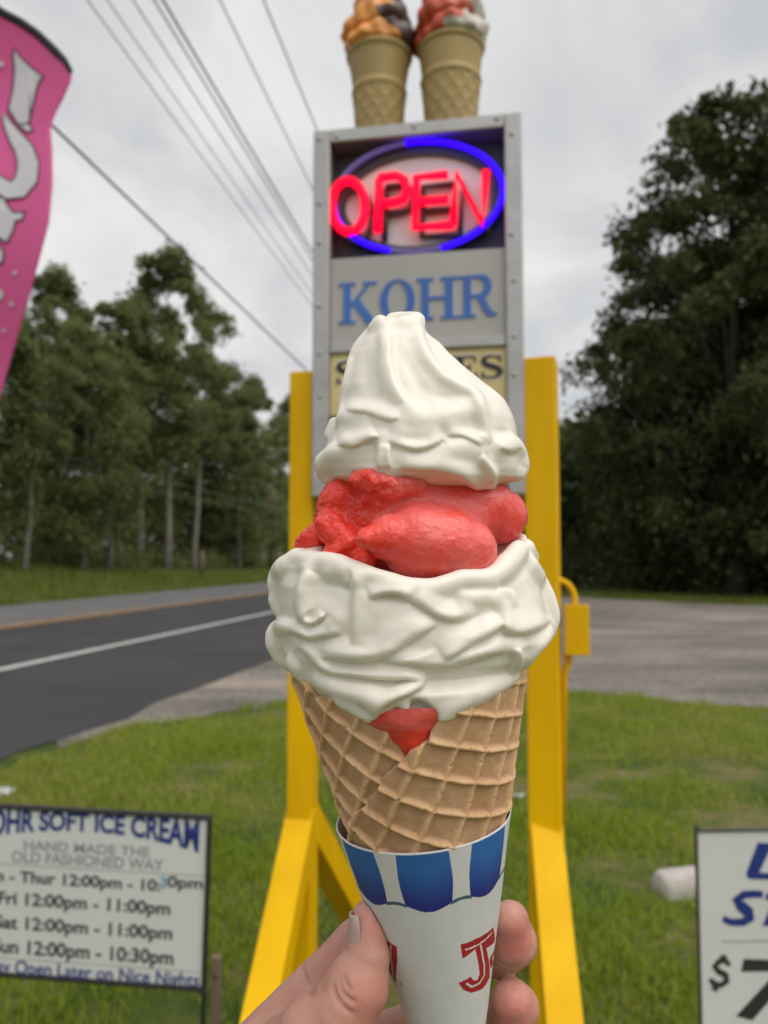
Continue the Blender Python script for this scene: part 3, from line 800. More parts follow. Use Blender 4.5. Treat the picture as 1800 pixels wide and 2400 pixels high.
x0s = S(783, 870)[0]; x1s = S(1182, 870)[0]; zs0 = S(980, 893)[1]; hs = S(980, 838)[1]-zs0
letters('SHAKES', x0s-.004, x1s+.004, zs0-.006, hs+.012, .006, cream_h, tower, 'letter_shadow', thick=.0008)
letters('SHAKES', x0s, x1s, zs0, hs, .006, black_m, tower, thick=.003)
# posts: each a timber with its braces
px0, _ = S(673, 1200); zt_l = S(700, 866)[1]; zt_r = S(1270, 835)[1]
lx0, lx1 = S(672, 1200)[0], xl-.004
rx0, rx1 = xr+.003, S(1311, 1200)[0]
PY0, PY1 = .02, .11
mb = MB(); mb.box(lx0, lx1, PY0, PY1, -.4, zt_l, .004); mb.build('post', yellow_m, tower)['label'] = 'left yellow post'
mb = MB(); hw_ = (rx1-rx0)/2; mb.box(-hw_, hw_, -.045, .045, -.4, zt_r, .004)
o = mb.build('post', yellow_m, tower, loc=((rx0+rx1)/2, PY0+.025, 0), rot=(0, 0, -R(9))); o['label'] = 'right yellow post'
def brace(x, y0, ztop, dirv, w, name='brace', hgt=.09):
    """knee brace from the post at height ztop to the ground along dirv (local x, y), 45 degrees"""
    d = Vector((dirv[0], dirv[1], -1)); L = ztop+.25
    a = Vector((x, y0, ztop)); mb = MB()
    f = Vector((dirv[0], dirv[1], 0)).normalized(); side = Vector((f.y, -f.x, 0))*w/2
    up_ = Vector((0, 0, hgt))
    q = a+d*L
    inn = -f*.03
    v = [a+side+inn-Vector((0, 0, -.03)), a-side+inn-Vector((0, 0, -.03)), q-side, q+side]
    v2 = [p-up_*1.35 for p in v]
    mb.add(v+v2, [(0, 1, 2, 3), (7, 6, 5, 4), (0, 4, 5, 1), (1, 5, 6, 2), (2, 6, 7, 3), (3, 7, 4, 0)])
    return mb.build(name, yellow_m, tower)
zbr_l = S(708, 1922, -.02)[1]; zbr_r = S(1290, 1948, 0)[1]
lxm = .5*(lx0+lx1); rxm = .5*(rx0+rx1)
brace(lxm, PY0-.001, zbr_l, (0, -1), .087)
brace(lxm, PY1+.001, zbr_l+.02, (.12, 1), .085)
brace(rxm, PY0-.028, zbr_r, (.07, -1), .088)
brace(rxm, PY1-.019, zbr_r, (0, 1), .085)
jb0 = S(1323, 1533, -.02); jb1 = S(1378, 1420, -.02)
box = thing('junction_box', 'small yellow painted electrical box with bent conduit on the right post', 'electrical box',
            np.array([SB.x, SB.y, 0])+e1*(jb0[0])+en*(-.05)+np.array([0, 0, jb0[1]]), -SA)
mb = MB(); W_, H_ = jb1[0]-jb0[0], jb1[1]-jb0[1]
mb.box(.004, W_, -.03, .03, 0, H_, .006); mb.build('box', yellow_m, box)
mb = MB(); mb.box(.002, W_+.003, -.036, -.0305, -.003, H_+.003, .003); mb.build('lid', yellow_m, box)
mb = MB(); mb.tube([(-.005+.05*math.sin(q)-.01, 0, H_+.012+.062*math.cos(q)-.0) for q in np.linspace(-.2, 1.57, 10)]+[(.035, 0, H_-.01)], .0085, 8); mb.build('conduit_elbow', yellow_m, box, True)
mb = MB(); mb.tube([(.012, 0, .002), (.012, 0, -.03), (.002, 0, -.06), (-.010, 0, -.5)], [.012, .012, .009, .009], 8); mb.build('conduit', yellow_m, box, True)

# lit OPEN sign inside the cabinet
def neon(name, col, s): return mat(name, (.01, .01, .01), .6, emit=col, es=s, spec=.1)
red_n = neon('led_red', (1.0, .0, .028), 1.35); blue_n = neon('led_blue', (.026, .0, 1.0), 1.5); dim_n = mat('led_dim', (.14, .13, .16), .4, emit=(.10, .05, .40), es=.30)
open_o = thing('open_sign', 'lit red OPEN sign inside a blue oval behind the cabinet window', 'neon sign', (SB.x, SB.y, 0), -SA)
bb_m = mat('backboard_dark', (.055, .045, .05), .5, var=(.07, .058, .066), vscale=6); wh_m = mat('backboard_white', (.74, .73, .74), .5)
mb = MB(); mb.box(il+.001, ir-.001, .07, .078, z_k0+.001, it-.001, .001); mb.build('backboard', bb_m, open_o)
def Sd(u, v, depth=.04): return S(u, v, -depth)
ec = Sd(979, 468); ea = abs(Sd(1183, 462)[0]-Sd(773, 474)[0])/2*.992; eb = (Sd(985, 338)[1]-Sd(975, 600)[1])/2*1.01
tilt = -R(3.0)*0
def ell(q, a, b, cx=0, cz=0): return (ec[0]+cx+a*math.cos(q), ec[1]+cz+b*math.sin(q))
mb = MB(); P = [ell(2*math.pi*k/64, ea*.90, eb*.84, 0, -.01) for k in range(64)]; mb.prism(P, .044, .0695); mb.build('inner_plate', wh_m, open_o)
mb = MB()
for k in range(64):
    a, b = 2*math.pi*k/64, 2*math.pi*(k+1)/64
    mb.prism([ell(a, ea*.96, eb*.96, .004, -.006), ell(b, ea*.96, eb*.96, .004, -.006), ell(b, ea*.86, eb*.80, .004, -.006), ell(a, ea*.86, eb*.80, .004, -.006)], .034, .0435)
mb.build('oval_back', bb_m, open_o)
for k0, k1, m_, nm in ((-182, -108, blue_n, 'light_tube'), (-74, 98, blue_n, 'light_tube'), (98, 178, dim_n, 'dim_tube'), (-108, -74, dim_n, 'dim_tube')):
    q = np.radians(np.linspace(k0, k1, 40))
    mb = MB(); mb.tube([(ell(a, ea*.965, eb*.965)[0], .018, ell(a, ea*.965, eb*.965)[1]) for a in q], .0088, 8); mb.build(nm, m_, open_o, True)
# strokes of the red letters
let = {'O': [[(817+39*math.cos(a)-6*math.sin(a)*0, 483+60*math.sin(a)+2*math.cos(a)) for a in np.linspace(0, 2*math.pi, 30)]],
       'P': [[(885, 543), (889, 420)], [(887, 417), (930, 412), (948, 421), (954, 444), (946, 466), (928, 474), (890, 479)]],
       'E': [[(1050, 409), (976, 416), (973, 533), (1062, 527)], [(978, 473), (1052, 467)]],
       'N': [[(1062, 527), (1069, 405), (1131, 524), (1139, 401)]]}
for ch, ls in let.items():
    mb = MB(); bk = MB()
    for l in ls:
        mb.tube([(Sd(u, v, .008)[0], .008, Sd(u, v, .008)[1]) for u, v in l], .0140, 10)
        pts_ = [Sd(u+16, v+22, .028) for u, v in l]
        bk.tube([(p[0], .030, p[1]) for p in pts_], .0105, 6)
    mb.build('letter', red_n, open_o, True); bk.build('letter_back', bb_m, open_o, True)
# window sheet in front is open to the weather here: the tubes show sharp and bright

# two giant display cones on top of the cabinet
cake_m = mat('cake_cone', (.46, .33, .13), .6, var=(.38, .27, .11), vscale=9)
def display_cone(u, v0, v_ring, v_rim, r0, r_ring, r_rim, cols, label, seed, split):
    """columns/rows in pixels, radii in pixels, at the sign's depth"""
    y_in = .085
    k = SD/FPX
    x, z0 = S(u, v0, -y_in)
    pos = np.array([SB.x, SB.y, 0])+e1*x+en*(-y_in)+np.array([0, 0, zt])
    t = thing('display_cone', label, 'ice cream statue', pos, -SA)
    zr = S(u, v_ring, -y_in)[1]-zt; zm = S(u, v_rim, -y_in)[1]-zt
    r0, r1, r2 = r0*k, r_ring*k, r_rim*k
    n = 96; V = []; F = []
    prof = [(r0*.9, 0), (r0, .004)]+[(r0+(r1-r0)*q, zr*q) for q in np.linspace(.03, .93, 60)]+[(r1*1.04, zr*.95), (r1*1.07, zr), (r1*1.04, zr*1.04), (r1*1.0, zr*1.07)]+[(r1+(r2-r1)*q, zr*1.07+(zm-zr*1.07)*q) for q in np.linspace(.1, .88, 12)]+[(r2*1.03, zm*.965), (r2*1.06, zm), (r2*1.02, zm*1.02), (r2*.9, zm*1.02)]
    for i, (r, z) in enumerate(prof):
        for j in range(n):
            a = 2*math.pi*j/n; rr = r
            if 2 <= i < 62:
                c1 = math.sin(a*12+z*95); c2 = math.sin(a*12-z*95)
                rr = r+.0045*max(abs(c1)**8*0+max(0, c1)**6, max(0, c2)**6)
            V.append((rr*math.cos(a), rr*math.sin(a), z))
    for i in range(len(prof)-1):
        for j in range(n): F.append((i*n+j, i*n+(j+1) % n, (i+1)*n+(j+1) % n, (i+1)*n+j))
    link('cone', mesh_np('cone', V, F, cake_m), t)
    # swirl: stacked coils with flutes
    g = np.random.default_rng(seed); V = []; C = []; F = []; nv, nu = 130, 140
    Hs = r2*2.9
    for i in range(nv):
        q = i/(nv-1); base = np.interp(q, [0, .06, .25, .5, .75, .92, 1], [.92, 1.10, 1.16, .92, .58, .25, .02])*r2
        for j in range(nu):
            a = 2*math.pi*j/nu
            ph = q*3.3-a/(2*math.pi); coil = abs(math.sin(math.pi*ph))**.6
            fl = .035*math.sin(a*13+q*9)
            wob = .05*math.sin(3*a+q*11+seed)+.04*math.sin(5*a-q*17)
            rr = base*(.84+.18*coil+fl+wob)
            V.append((rr*math.cos(a), rr*math.sin(a), zm+q*Hs-.004))
            s_ = math.cos(a-split)+.35*math.sin(q*14+seed)+.2*math.sin(a*6+q*20)
            C.append(cols[0] if s_ > 0 else cols[1])
    for i in range(nv-1):
        for j in range(nu): F.append((i*nu+j, i*nu+(j+1) % nu, (i+1)*nu+(j+1) % nu, (i+1)*nu+j))
    me = mesh_np('swirl', V, F, swirl_m); color_attr(me, 'flavour', np.array(C)); link('swirl', me, t)
    return t
swirl_m = mat('display_swirl', rough=.45, attr='flavour', var=(.72, .70, .70), vscale=14, bump=.3, bscale=30)
dc1 = display_cone(889, 290, 222, 137, 56, 66, 80, [(.90, .36, .07), (.085, .045, .038)], 'giant plastic cone with orange and chocolate swirl, left on the sign top', 1, R(205))
dc2 = display_cone(1057, 277, 196, 120, 60, 72, 80, [(.66, .10, .045), (.62, .58, .50)], 'giant plastic cone with red and white swirl, right on the sign top', 4, R(200))

# ------------------------------------------------------------------ lettering helper for the boards
def text_mesh(body, size, bold=.0, extrude=.0006):
    c = bpy.data.curves.new('lettering', 'FONT'); c.body = body; c.size = size; c.offset = bold; c.extrude = extrude
    c.align_x = 'LEFT'
    o = bpy.data.objects.new('lettering', c); COL.objects.link(o)
    dg = bpy.context.evaluated_depsgraph_get(); me = bpy.data.meshes.new_from_object(o.evaluated_get(dg))
    bpy.data.objects.remove(o); bpy.data.curves.remove(c)
    v = np.zeros(len(me.vertices)*3, dtype=np.float32); me.vertices.foreach_get('co', v)
    return me, v.reshape(-1, 3)
def put_text(body, x0, x1, z0, z1, y, m, parent, bold=.0, warp=None, name='word'):
    """fits a line of print to a box on a board (x right, z up, -y front), each word a plate of its own"""
    me, v = text_mesh(body, 1.0, bold); lo, hi = v.min(0), v.max(0); bpy.data.meshes.remove(me)
    done = ''
    for wd_ in body.split(' '):
        pre = (done+' '+wd_).strip(); done = pre
        me, v = text_mesh(pre, 1.0, bold); end = v[:, 0].max(); bpy.data.meshes.remove(me)
        me, v = text_mesh(wd_, 1.0, bold)
        X = x0+(v[:, 0]-v[:, 0].max()+end-lo[0])/(hi[0]-lo[0])*(x1-x0); q = (v[:, 1]-lo[1])/(hi[1]-lo[1])
        if warp is None: Z = z0+q*(z1-z0)
        else:
            b, t = warp((X-x0)/(x1-x0)); Z = b+q*(t-b)
        zq = (v[:, 2]-v[:, 2].min())/max(v[:, 2].max()-v[:, 2].min(), 1e-6)
        co = np.stack([X, y-.0004-.0006*zq, Z], 1).astype(np.float32); me.vertices.foreach_set('co', co.ravel()); me.materials.clear(); me.materials.append(m); me.update()
        link(name, me, parent)

# ------------------------------------------------------------------ opening-hours board, lower left
navy_m = mat('print_navy', (.016, .036, .20), .45); ink_m = mat('print_black', (.03, .03, .032), .45); hair_m = mat('print_grey', (.30, .31, .32), .5); sky_m = mat('sticker_blue', (.10, .30, .55), .45)
board_m = mat('board_white', (.66, .67, .65), .4, var=(.62, .63, .61), vscale=4)
frame_m = mat('frame_black', (.018, .018, .018), .5); stake_m = mat('stake_wood', (.16, .115, .085), .9, var=(.21, .16, .12), vscale=20, stretch=(1, 1, .1))
LD = 2.12
LA = R(5.0)
lc = at(490, 2115, LD)
lb = thing('hours_board', 'white opening hours board in a black frame staked in the lawn', 'lawn sign', (lc[0], lc[1], 0), -LA)
lb.rotation_euler = (0, R(1.3), -LA)
l1 = np.array([math.cos(LA), -math.sin(LA), 0]); ln_ = np.array([-math.sin(LA), -math.cos(LA), 0])
MLi = None
bpy.context.view_layer.update(); MLi = lb.matrix_world.inverted()
def Lp(u, v):
    d = ray(u, v); M = np.array(lb.matrix_world)
    o = M[:3, 3]; n = M[:3, 1]
    t = float((o-C0)@n/(d@n)); p = MLi @ Vector(tuple(C0+d*t)); return p.x, p.z
bR, bT = Lp(497, 1911); _, bB = Lp(478, 2322); bL = bR-(Lp(490, 2100)[0]-Lp(-72, 2090)[0])
fr = .011
mb = MB(); mb.box(bL+fr, bR-fr, -.002, .004, bB+fr, bT-fr, .0008); mb.build('board', board_m, lb)
for nm, q in (('frame_rail', (bL, bR, bT-fr, bT)), ('frame_rail', (bL, bR, bB, bB+fr)), ('frame_stile', (bL, bL+fr, bB+fr+.0003, bT-fr-.0003)), ('frame_stile', (bR-fr, bR, bB+fr+.0003, bT-fr-.0003))):
    mb = MB(); mb.box(q[0], q[1], -.010, .010, q[2], q[3], .002); mb.build(nm, frame_m, lb)
for x in (bL+.005, bR-.005):
    mb = MB(); mb.box(x-.006, x+.006, -.006, .006, -.15, bB-.0005, .002); mb.build('leg', frame_m, lb)
def LB(u0, v0, u1, v1): a = Lp(u0, v1); b = Lp(u1, v0); return a[0], b[0], a[1], b[1]
def lt(body, u0, v0, u1, v1, m, bold=.0, **k):
    """u0,v0,u1,v1: left, top, right, bottom of the line of print"""
    zl = Lp((u0+u1)/2, v1)[1]; zh = Lp((u0+u1)/2, v0)[1]
    return put_text(body, Lp(u0, (v0+v1)/2)[0], Lp(u1, (v0+v1)/2)[0], zl, zh, -.002, m, lb, bold, **k)
tb = Lp(200, 1905)[1]
def arch(q):
    x = q*2-1; top = tb+.0*x; 
    return tb-.050-.040*np.abs(x)**2.2, top+0*x
lt('KOHR SOFT ICE CREAM', -55, 1905, 468, 1985, navy_m, .035, warp=arch)
lt('HAND MADE THE', 57, 1976, 352, 1999, hair_m, .02); lt('OLD FASHIONED WAY', 28, 2003, 385, 2030, hair_m, .02)
lt('Mon - Thur 12:00pm - 10:', -62, 2047, 376, 2083, ink_m, .022); lt('3', 376, 2054, 391, 2081, sky_m, .02); lt('0pm', 393, 2054, 476, 2089, ink_m, .022)
lt('Fri 12:00pm - 11:00pm', -4, 2100, 400, 2140, ink_m, .022)
lt('Sat 12:00pm - 11:00pm', -12, 2157, 405, 2197, ink_m, .022)
lt('Sun 12:00pm - 10:30pm', -18, 2212, 408, 2256, ink_m, .022)
lt('Stay Open Later on Nice Nights', -38, 2262, 468, 2304, navy_m, .014)
for v in (2032, 2251):
    a = Lp(200, v+(7 if v > 2200 else 4)); mb = MB(); mb.box(bL+.02, bR-.016, -.0026, -.0021, a[1]-.0011, a[1]+.0011); mb.build('rule_line', hair_m, lb)
stk = ground(508, 2490)
pt = at(508, 2240, LD+.06)
e = thing('wooden_stake', 'brown wooden stake behind the right edge of the hours board', 'stake', (pt[0], pt[1], 0))
mb = MB(); mb.box(-.012, .012, -.012, .012, -.2, pt[2], .002); mb.build('shaft', stake_m, e)
mb = MB(); mb.lathe([(0, .003), (.004, .0025), (.005, 0)], 8, (0, 0, 0)); o = mb.build('nail_head', frame_m, e, True); o.location = (0, -.0125, pt[2]-.05); o.rotation_euler = (math.pi/2, 0, 0)

# ------------------------------------------------------------------ price board, lower right
RD = 1.98; RA = R(2.0)
rc = at(1640, 2200, RD)
rb = thing('price_board', 'white price board with blue and black print cut by the right edge', 'lawn sign', (rc[0], rc[1], 0), RA)
bpy.context.view_layer.update(); MRi = rb.matrix_world.inverted()
def Rp(u, v):
    M = np.array(rb.matrix_world); d = ray(u, v); o = M[:3, 3]; n = M[:3, 1]; t = float((o-C0)@n/(d@n)); p = MRi @ Vector(tuple(C0+d*t)); return p.x, p.z
pL, pT = Rp(1629, 1944); pB = Rp(1632, 2440)[1]; pR = pL+.46
mb = MB(); mb.box(pL+.004, pR-.004, -.002, .003, pB+.004, pT-.004, .0008); mb.build('board', board_m, rb)
thin_m = mat('frame_grey', (.06, .06, .055), .5)
for nm, q in (('frame_rail', (pL, pR, pT-.006, pT)), ('frame_rail', (pL, pR, pB, pB+.006)), ('frame_stile', (pL, pL+.005, pB+.0063, pT-.0063)), ('frame_stile', (pR-.005, pR, pB+.0063, pT-.0063))):
    mb = MB(); mb.box(q[0], q[1], -.006, .007, q[2], q[3], .001); mb.build(nm, thin_m, rb)
mb = MB(); mb.box(pL-.001, pL+.010, -.007, .007, pT+.0003, pT+.012, .003); mb.build('corner_cap', thin_m, rb)
for x in (pL+.02, pR-.02):
    mb = MB(); mb.box(x-.005, x+.005, .0075, .017, -.15, pB+.05, .001); mb.build('leg', thin_m, rb)
def rpoly(polys, m, name='lettering'):
    mb = MB()
    for i, p in enumerate(polys): mb.prism([Rp(u, v) for u, v in p], -.0030-.0001*i, -.0021)
    mb.build(name, m, rb)
rpoly([[(1775, 1974), (1810, 1976), (1778, 2044), (1850, 2048), (1842, 2062), (1756, 2059), (1749, 2053), (1748, 2045)]], navy_m)
sp = [(1787, 2096), (1768, 2094), (1742, 2096), (1726, 2108), (1736, 2122), (1752, 2136), (1756, 2150), (1740, 2160), (1712, 2160), (1697, 2153), (1700, 2146)]
rpoly([[tuple(q) for q in p] for p in ribbon(sp, [16, 17, 18, 22, 26, 27, 24, 18, 16, 15, 8])], navy_m)
rpoly([[(1796, 2092), (1880, 2096), (1876, 2112), (1792, 2108)], [(1812, 2110), (1836, 2112), (1812, 2170), (1786, 2168)]], navy_m)
mb = MB(); a = Rp(1690, 2206); mb.box(a[0], pR-.03, -.0026, -.0021, a[1]-.0018, a[1]+.0018); mb.build('rule_line', hair_m, rb)
dp = [(1709, 2262), (1700, 2250), (1684, 2252), (1674, 2264), (1684, 2276), (1700, 2284), (1702, 2298), (1688, 2308), (1670, 2302), (1664, 2292)]
rpoly([[tuple(q) for q in p] for p in ribbon(dp, [10, 13, 13, 14, 15, 15, 14, 13, 13, 9])]+[[(1688, 2236), (1702, 2238), (1698, 2252), (1686, 2250)], [(1670, 2304), (1684, 2306), (1680, 2322), (1667, 2318)]], ink_m)
rpoly([[(1742, 2246), (1880, 2252), (1876, 2274), (1736, 2276)], [(1820, 2276), (1862, 2276), (1762, 2390), (1724, 2380)]], ink_m)

# ------------------------------------------------------------------ pink feather flag
FD = 3.0
pink_m = mat('flag_pink', (.90, .205, .50), .75, var=(.87, .185, .465), vscale=3, sss=0, spec=.2)
_t = pink_m.node_tree; tr = _t.nodes.new('ShaderNodeBsdfTranslucent'); tr.inputs['Color'].default_value = (.78, .10, .32, 1); mxs = _t.nodes.new('ShaderNodeMixShader'); mxs.inputs[0].default_value = .38
_t.links.new(_t.nodes['Principled BSDF'].outputs[0], mxs.inputs[1]); _t.links.new(tr.outputs[0], mxs.inputs[2]); _t.links.new(mxs.outputs[0], _t.nodes['Material Output'].inputs[0])
sleeve_m = mat('flag_sleeve', (.035, .03, .04), .8); flag_w = mat('flag_white', (.58, .57, .60), .75); flag_k = mat('flag_outline', (.10, .05, .09), .75)
def fw(u, v, off=0.0):
    p = at(u, v, FD+.045*math.sin(v/120.0)+.03*math.sin(u/60.0+v/300)-off); return np.array(p)
fb = at(-170, 1310, FD)
fl = thing('feather_flag', 'tall pink feather flag with white letters and a black pole sleeve', 'flag', (fb[0], FD, 0))
O = np.array([fb[0], FD, 0])
Rr = [(-70, -60), (20, 0), (45, 50), (75, 90), (115, 130), (150, 160), (168, 169), (188, 168), (230, 150), (265, 131), (300, 119), (350, 123), (430, 124), (520, 116), (600, 95), (700, 68), (800, 38), (940, -3), (1100, -50), (1400, -140)]
vs = np.linspace(-70, 1400, 120); V = []; nu = 24
for v in vs:
    r = np.interp(v, [q[0] for q in Rr], [q[1] for q in Rr]); l = -166
    for j in range(nu): V.append(fw(l+(r-l)*j/(nu-1), v)-O)
F = np.array([(i*nu+j, i*nu+j+1, (i+1)*nu+j+1, (i+1)*nu+j) for i in range(119) for j in range(nu-1)])
o = link('banner', mesh_np('banner', np.array(V), F, pink_m), fl)
sm = o.modifiers.new('thickness', 'SOLIDIFY'); sm.thickness = .0012
sv = [(-70, -60), (0, 20), (50, 46), (90, 74), (128, 110), (155, 140), (169, 170)]
P2 = resample([(a, b, 0) for a, b in sv], 30)
V = []
for i, p in enumerate(P2):
    d = P2[min(i+1, 29)]-P2[max(i-1, 0)]; n = np.array([d[1], -d[0]])/np.linalg.norm(d[:2]); w = 12 if i < 24 else 12-1.3*(i-24)
    for s_, of in ((4, .004), (-w*1.25, .004), (-w*1.25, -.008), (4, -.008)):
        V.append(fw(p[0]+n[0]*s_, p[1]+n[1]*s_, of)-O)
F = np.array([(i*4+j, i*4+(j+1) % 4, i*4+4+(j+1) % 4, i*4+4+j) for i in range(29) for j in range(4)])
link('pole_sleeve', mesh_np('pole_sleeve', np.array(V), F, sleeve_m), fl)
mb = MB(); pp = [(-170, 2400)]+[(-170, v) for v in (1800, 1200, 700, 300, 100)]+[(-150, -10), (-110, -50), (-70, -62)]
W3 = [(fw(u, v)-O) for u, v in pp]; W3 = [np.array([0, 0, -.3])]+[np.array([w[0], 0 if i < 6 else w[1], w[2]]) for i, w in enumerate(W3[1:])]
mb.tube([W3[0], W3[1]]+W3[2:], [.018]*4+[.015]*2+[.012]*(len(W3)-6), 10); mb.build('pole', sleeve_m, fl, True)
def flag_shape(polys, grow_m, m, name='letter'):
    for i, (pl_, mm, off) in enumerate(((polys, m, .009),)):
        mb = MB()
        for j, p in enumerate(pl_):
            n = len(p); a = [fw(u, v, off+.0002*j)-O for u, v in p]; b = [q+np.array([0, .003, 0]) for q in a]
            mb.add(a+b, [tuple(range(n)), tuple(range(2*n-1, n-1, -1))]+[(k, k+n, (k+1) % n+n, (k+1) % n) for k in range(n)])
        mb.build(name, mm, fl)
def grow(poly, g):
    P = np.array(poly, float); c = P.mean(0); out = []
    n = len(P); ar = sum(P[i][0]*P[(i+1) % n][1]-P[(i+1) % n][0]*P[i][1] for i in range(n)); s_ = 1 if ar > 0 else -1
    for i in range(n):
        a = P[i]-P[i-1]; b = P[(i+1) % n]-P[i]; na = np.array([a[1], -a[0]])/max(1e-6, np.linalg.norm(a)); nb = np.array([b[1], -b[0]])/max(1e-6, np.linalg.norm(b))
        m_ = na+nb; m_ /= max(.35, np.linalg.norm(m_)**2/2); out.append(tuple(P[i]+s_*g*m_))
    return out
def flag_letter(polys, gp=None):
    mb = MB()
    for j, p in enumerate(gp or [grow(q, 5) for q in polys]):
        n = len(p); a = [fw(u, v, .005+.0002*(j % 9))-O for u, v in p]; b = [q+np.array([0, .002, 0]) for q in a]
        mb.add(a+b, [tuple(range(n)), tuple(range(2*n-1, n-1, -1))]+[(k, k+n, (k+1) % n+n, (k+1) % n) for k in range(n)])
    mb.build('letter_outline', flag_k, fl); flag_shape(polys, None, flag_w)
flag_letter([[(34, 118), (48, 138), (72, 160), (98, 180), (90, 188), (82, 210), (76, 240), (68, 275), (66, 292), (73, 303), (66, 308), (45, 292), (22, 255), (24, 244), (32, 210), (36, 165), (33, 135)]])
cp = [(8, 268), (18, 292), (36, 322), (56, 350), (66, 384), (62, 418), (44, 442), (20, 446), (-8, 430), (-40, 404)]
cwid = [3, 16, 30, 40, 46, 48, 44, 38, 36, 30]
flag_letter([[tuple(q) for q in p] for p in ribbon(cp, cwid)], [[tuple(q) for q in p] for p in ribbon(cp, [w+9 for w in cwid])])
flag_letter([[(-40, 470), (6, 464), (18, 486), (30, 500), (54, 500), (50, 513), (34, 516), (26, 545), (14, 566), (0, 556), (-40, 540)]])
flag_letter([[(-40, 580), (-6, 574), (6, 590), (4, 612), (-6, 618), (-40, 604)]])
dots = [(34, 640, 5), (27, 713, 5), (9, 775, 4), (-6, 690, 14), (2, 150, 6)]
for u, v, r in dots: flag_shape([[(u+r*math.cos(a), v+r*math.sin(a)) for a in np.linspace(0, 2*math.pi, 13)[:-1]]], None, flag_w, 'dot')

# ------------------------------------------------------------------ odds and ends on the lawn
conc_m = mat('concrete_white', (.52, .48, .45), .9, var=(.40, .37, .34), vscale=14, bump=.5, bscale=60)
g0 = ground(1600, 2105); dirp = ground(1760, 2085)-g0; rz = math.atan2(dirp[1], dirp[0])
e = thing('concrete_bumper', 'weathered white concrete parking bumper lying in the grass', 'parking bumper', ground(1545, 2098), rz)
V = []; F = []; prof = [(-.075, -.03), (-.075, .03), (-.06, .075), (-.04, .095), (0, .10), (.04, .095), (.06, .075), (.075, .03), (.075, -.03)]
xs = [0, .012, .03, .5, .95, .968, .98]; sc = [.80, .93, 1, 1, 1, .93, .80]
for x, k in zip(xs, sc):
    for p in prof: V.append((x, p[0]*k, .03+(p[1]-.03)*k))
n = len(prof)
for i in range(len(xs)-1):
    for j in range(n-1): F.append((i*n+j, i*n+j+1, (i+1)*n+j+1, (i+1)*n+j))
F += [tuple(range(n)), tuple(range(7*n-1, 6*n-1, -1))]
mb = MB(); mb.add(V, F); mb.build('block', conc_m, e, True)
for x in (.2, .76):
    mb = MB(); mb.lathe([(.012, .1005), (.016, .104), (.010, .108), (0, .108)], 12, (x, 0, 0)); mb.build('anchor_bolt', alu_dark, e, True)
paper_m = mat('paper_scrap', (.62, .63, .66), .8)
def scrap(u, v, size, label, seed):
    g = np.random.default_rng(seed); p = ground(u, v); n = 9; V = []
    for i in range(n):
        for j in range(n):
            a, b = (i/(n-1)-.5)*size, (j/(n-1)-.5)*size
            V.append((a+size*.06*g.standard_normal(), b+size*.06*g.standard_normal(), size*(.30+.28*math.sin(i*1.3+seed)*math.cos(j*1.1)+.06*g.standard_normal())))
    F = [(i*n+j, (i+1)*n+j, (i+1)*n+j+1, i*n+j+1) for i in range(n-1) for j in range(n-1)]
    o = link('paper_scrap', mesh_np('paper_scrap', V, F, paper_m), None, p, (0, 0, g.random()*6)); tag(o, label, 'litter')
    o.modifiers.new('thickness', 'SOLIDIFY').thickness = .002
scrap(1217, 1872, .055, 'small crumpled white paper in the grass between cone and right post', 2)
scrap(8, 1868, .10, 'crumpled white napkin in the grass at the left edge', 5)

# ------------------------------------------------------------------ the ice cream in the hand (modelled at its real size, close to the lens)
cream_m = mat('soft_serve', (.88, .825, .735), .33, sss=.32, sssr=(1, .82, .58), ssss=.0028, spec=.42, bump=.10, bscale=900)
bump_dist(cream_m, .0004)
ice_m = mat('water_ice', (.92, .165, .140), .21, attr='ice', sss=.75, sssr=(1, .22, .16), ssss=.0040, var=(.97, .74, .72), vscale=70, bump=.35, bscale=1100, spec=.5)
bump_dist(ice_m, .0009)
cone_root_p = field_world(np.array([[1087, 2735, 0]]))[0]
cone_t = thing('ice_cream_cone', 'tall waffle cone of white soft serve and red water ice held before the sign', 'ice cream cone', cone_root_p)
def body_obj(name, fld, m, it=2, disp=None, lab=None):
    v, f = fld.mesh(); v = relax(v, f, it)
    if disp is not None: v = v+vnormals(v, f)*disp(v)[:, None]
    w = field_world(v)-cone_root_p
    # field axes (u right, v down, w to lens) are mirrored against the world, so keep faces outward
    o = link(name, mesh_np(name, w, f, m), cone_t)
    if lab: o['label'] = lab
    if lab: o['label'] = lab
    if m is ice_m:
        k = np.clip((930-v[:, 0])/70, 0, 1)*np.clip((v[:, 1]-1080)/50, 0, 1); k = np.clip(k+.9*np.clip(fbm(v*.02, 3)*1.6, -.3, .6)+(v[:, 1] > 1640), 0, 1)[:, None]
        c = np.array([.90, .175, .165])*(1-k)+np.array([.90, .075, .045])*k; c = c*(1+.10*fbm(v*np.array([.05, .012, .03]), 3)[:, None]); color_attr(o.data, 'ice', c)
    return o
def crop(pts, x0, y0, k): return [(x0+p[0]*k, y0+p[1]*k)+tuple(p[2:]) for p in pts]
H_ = 3.4
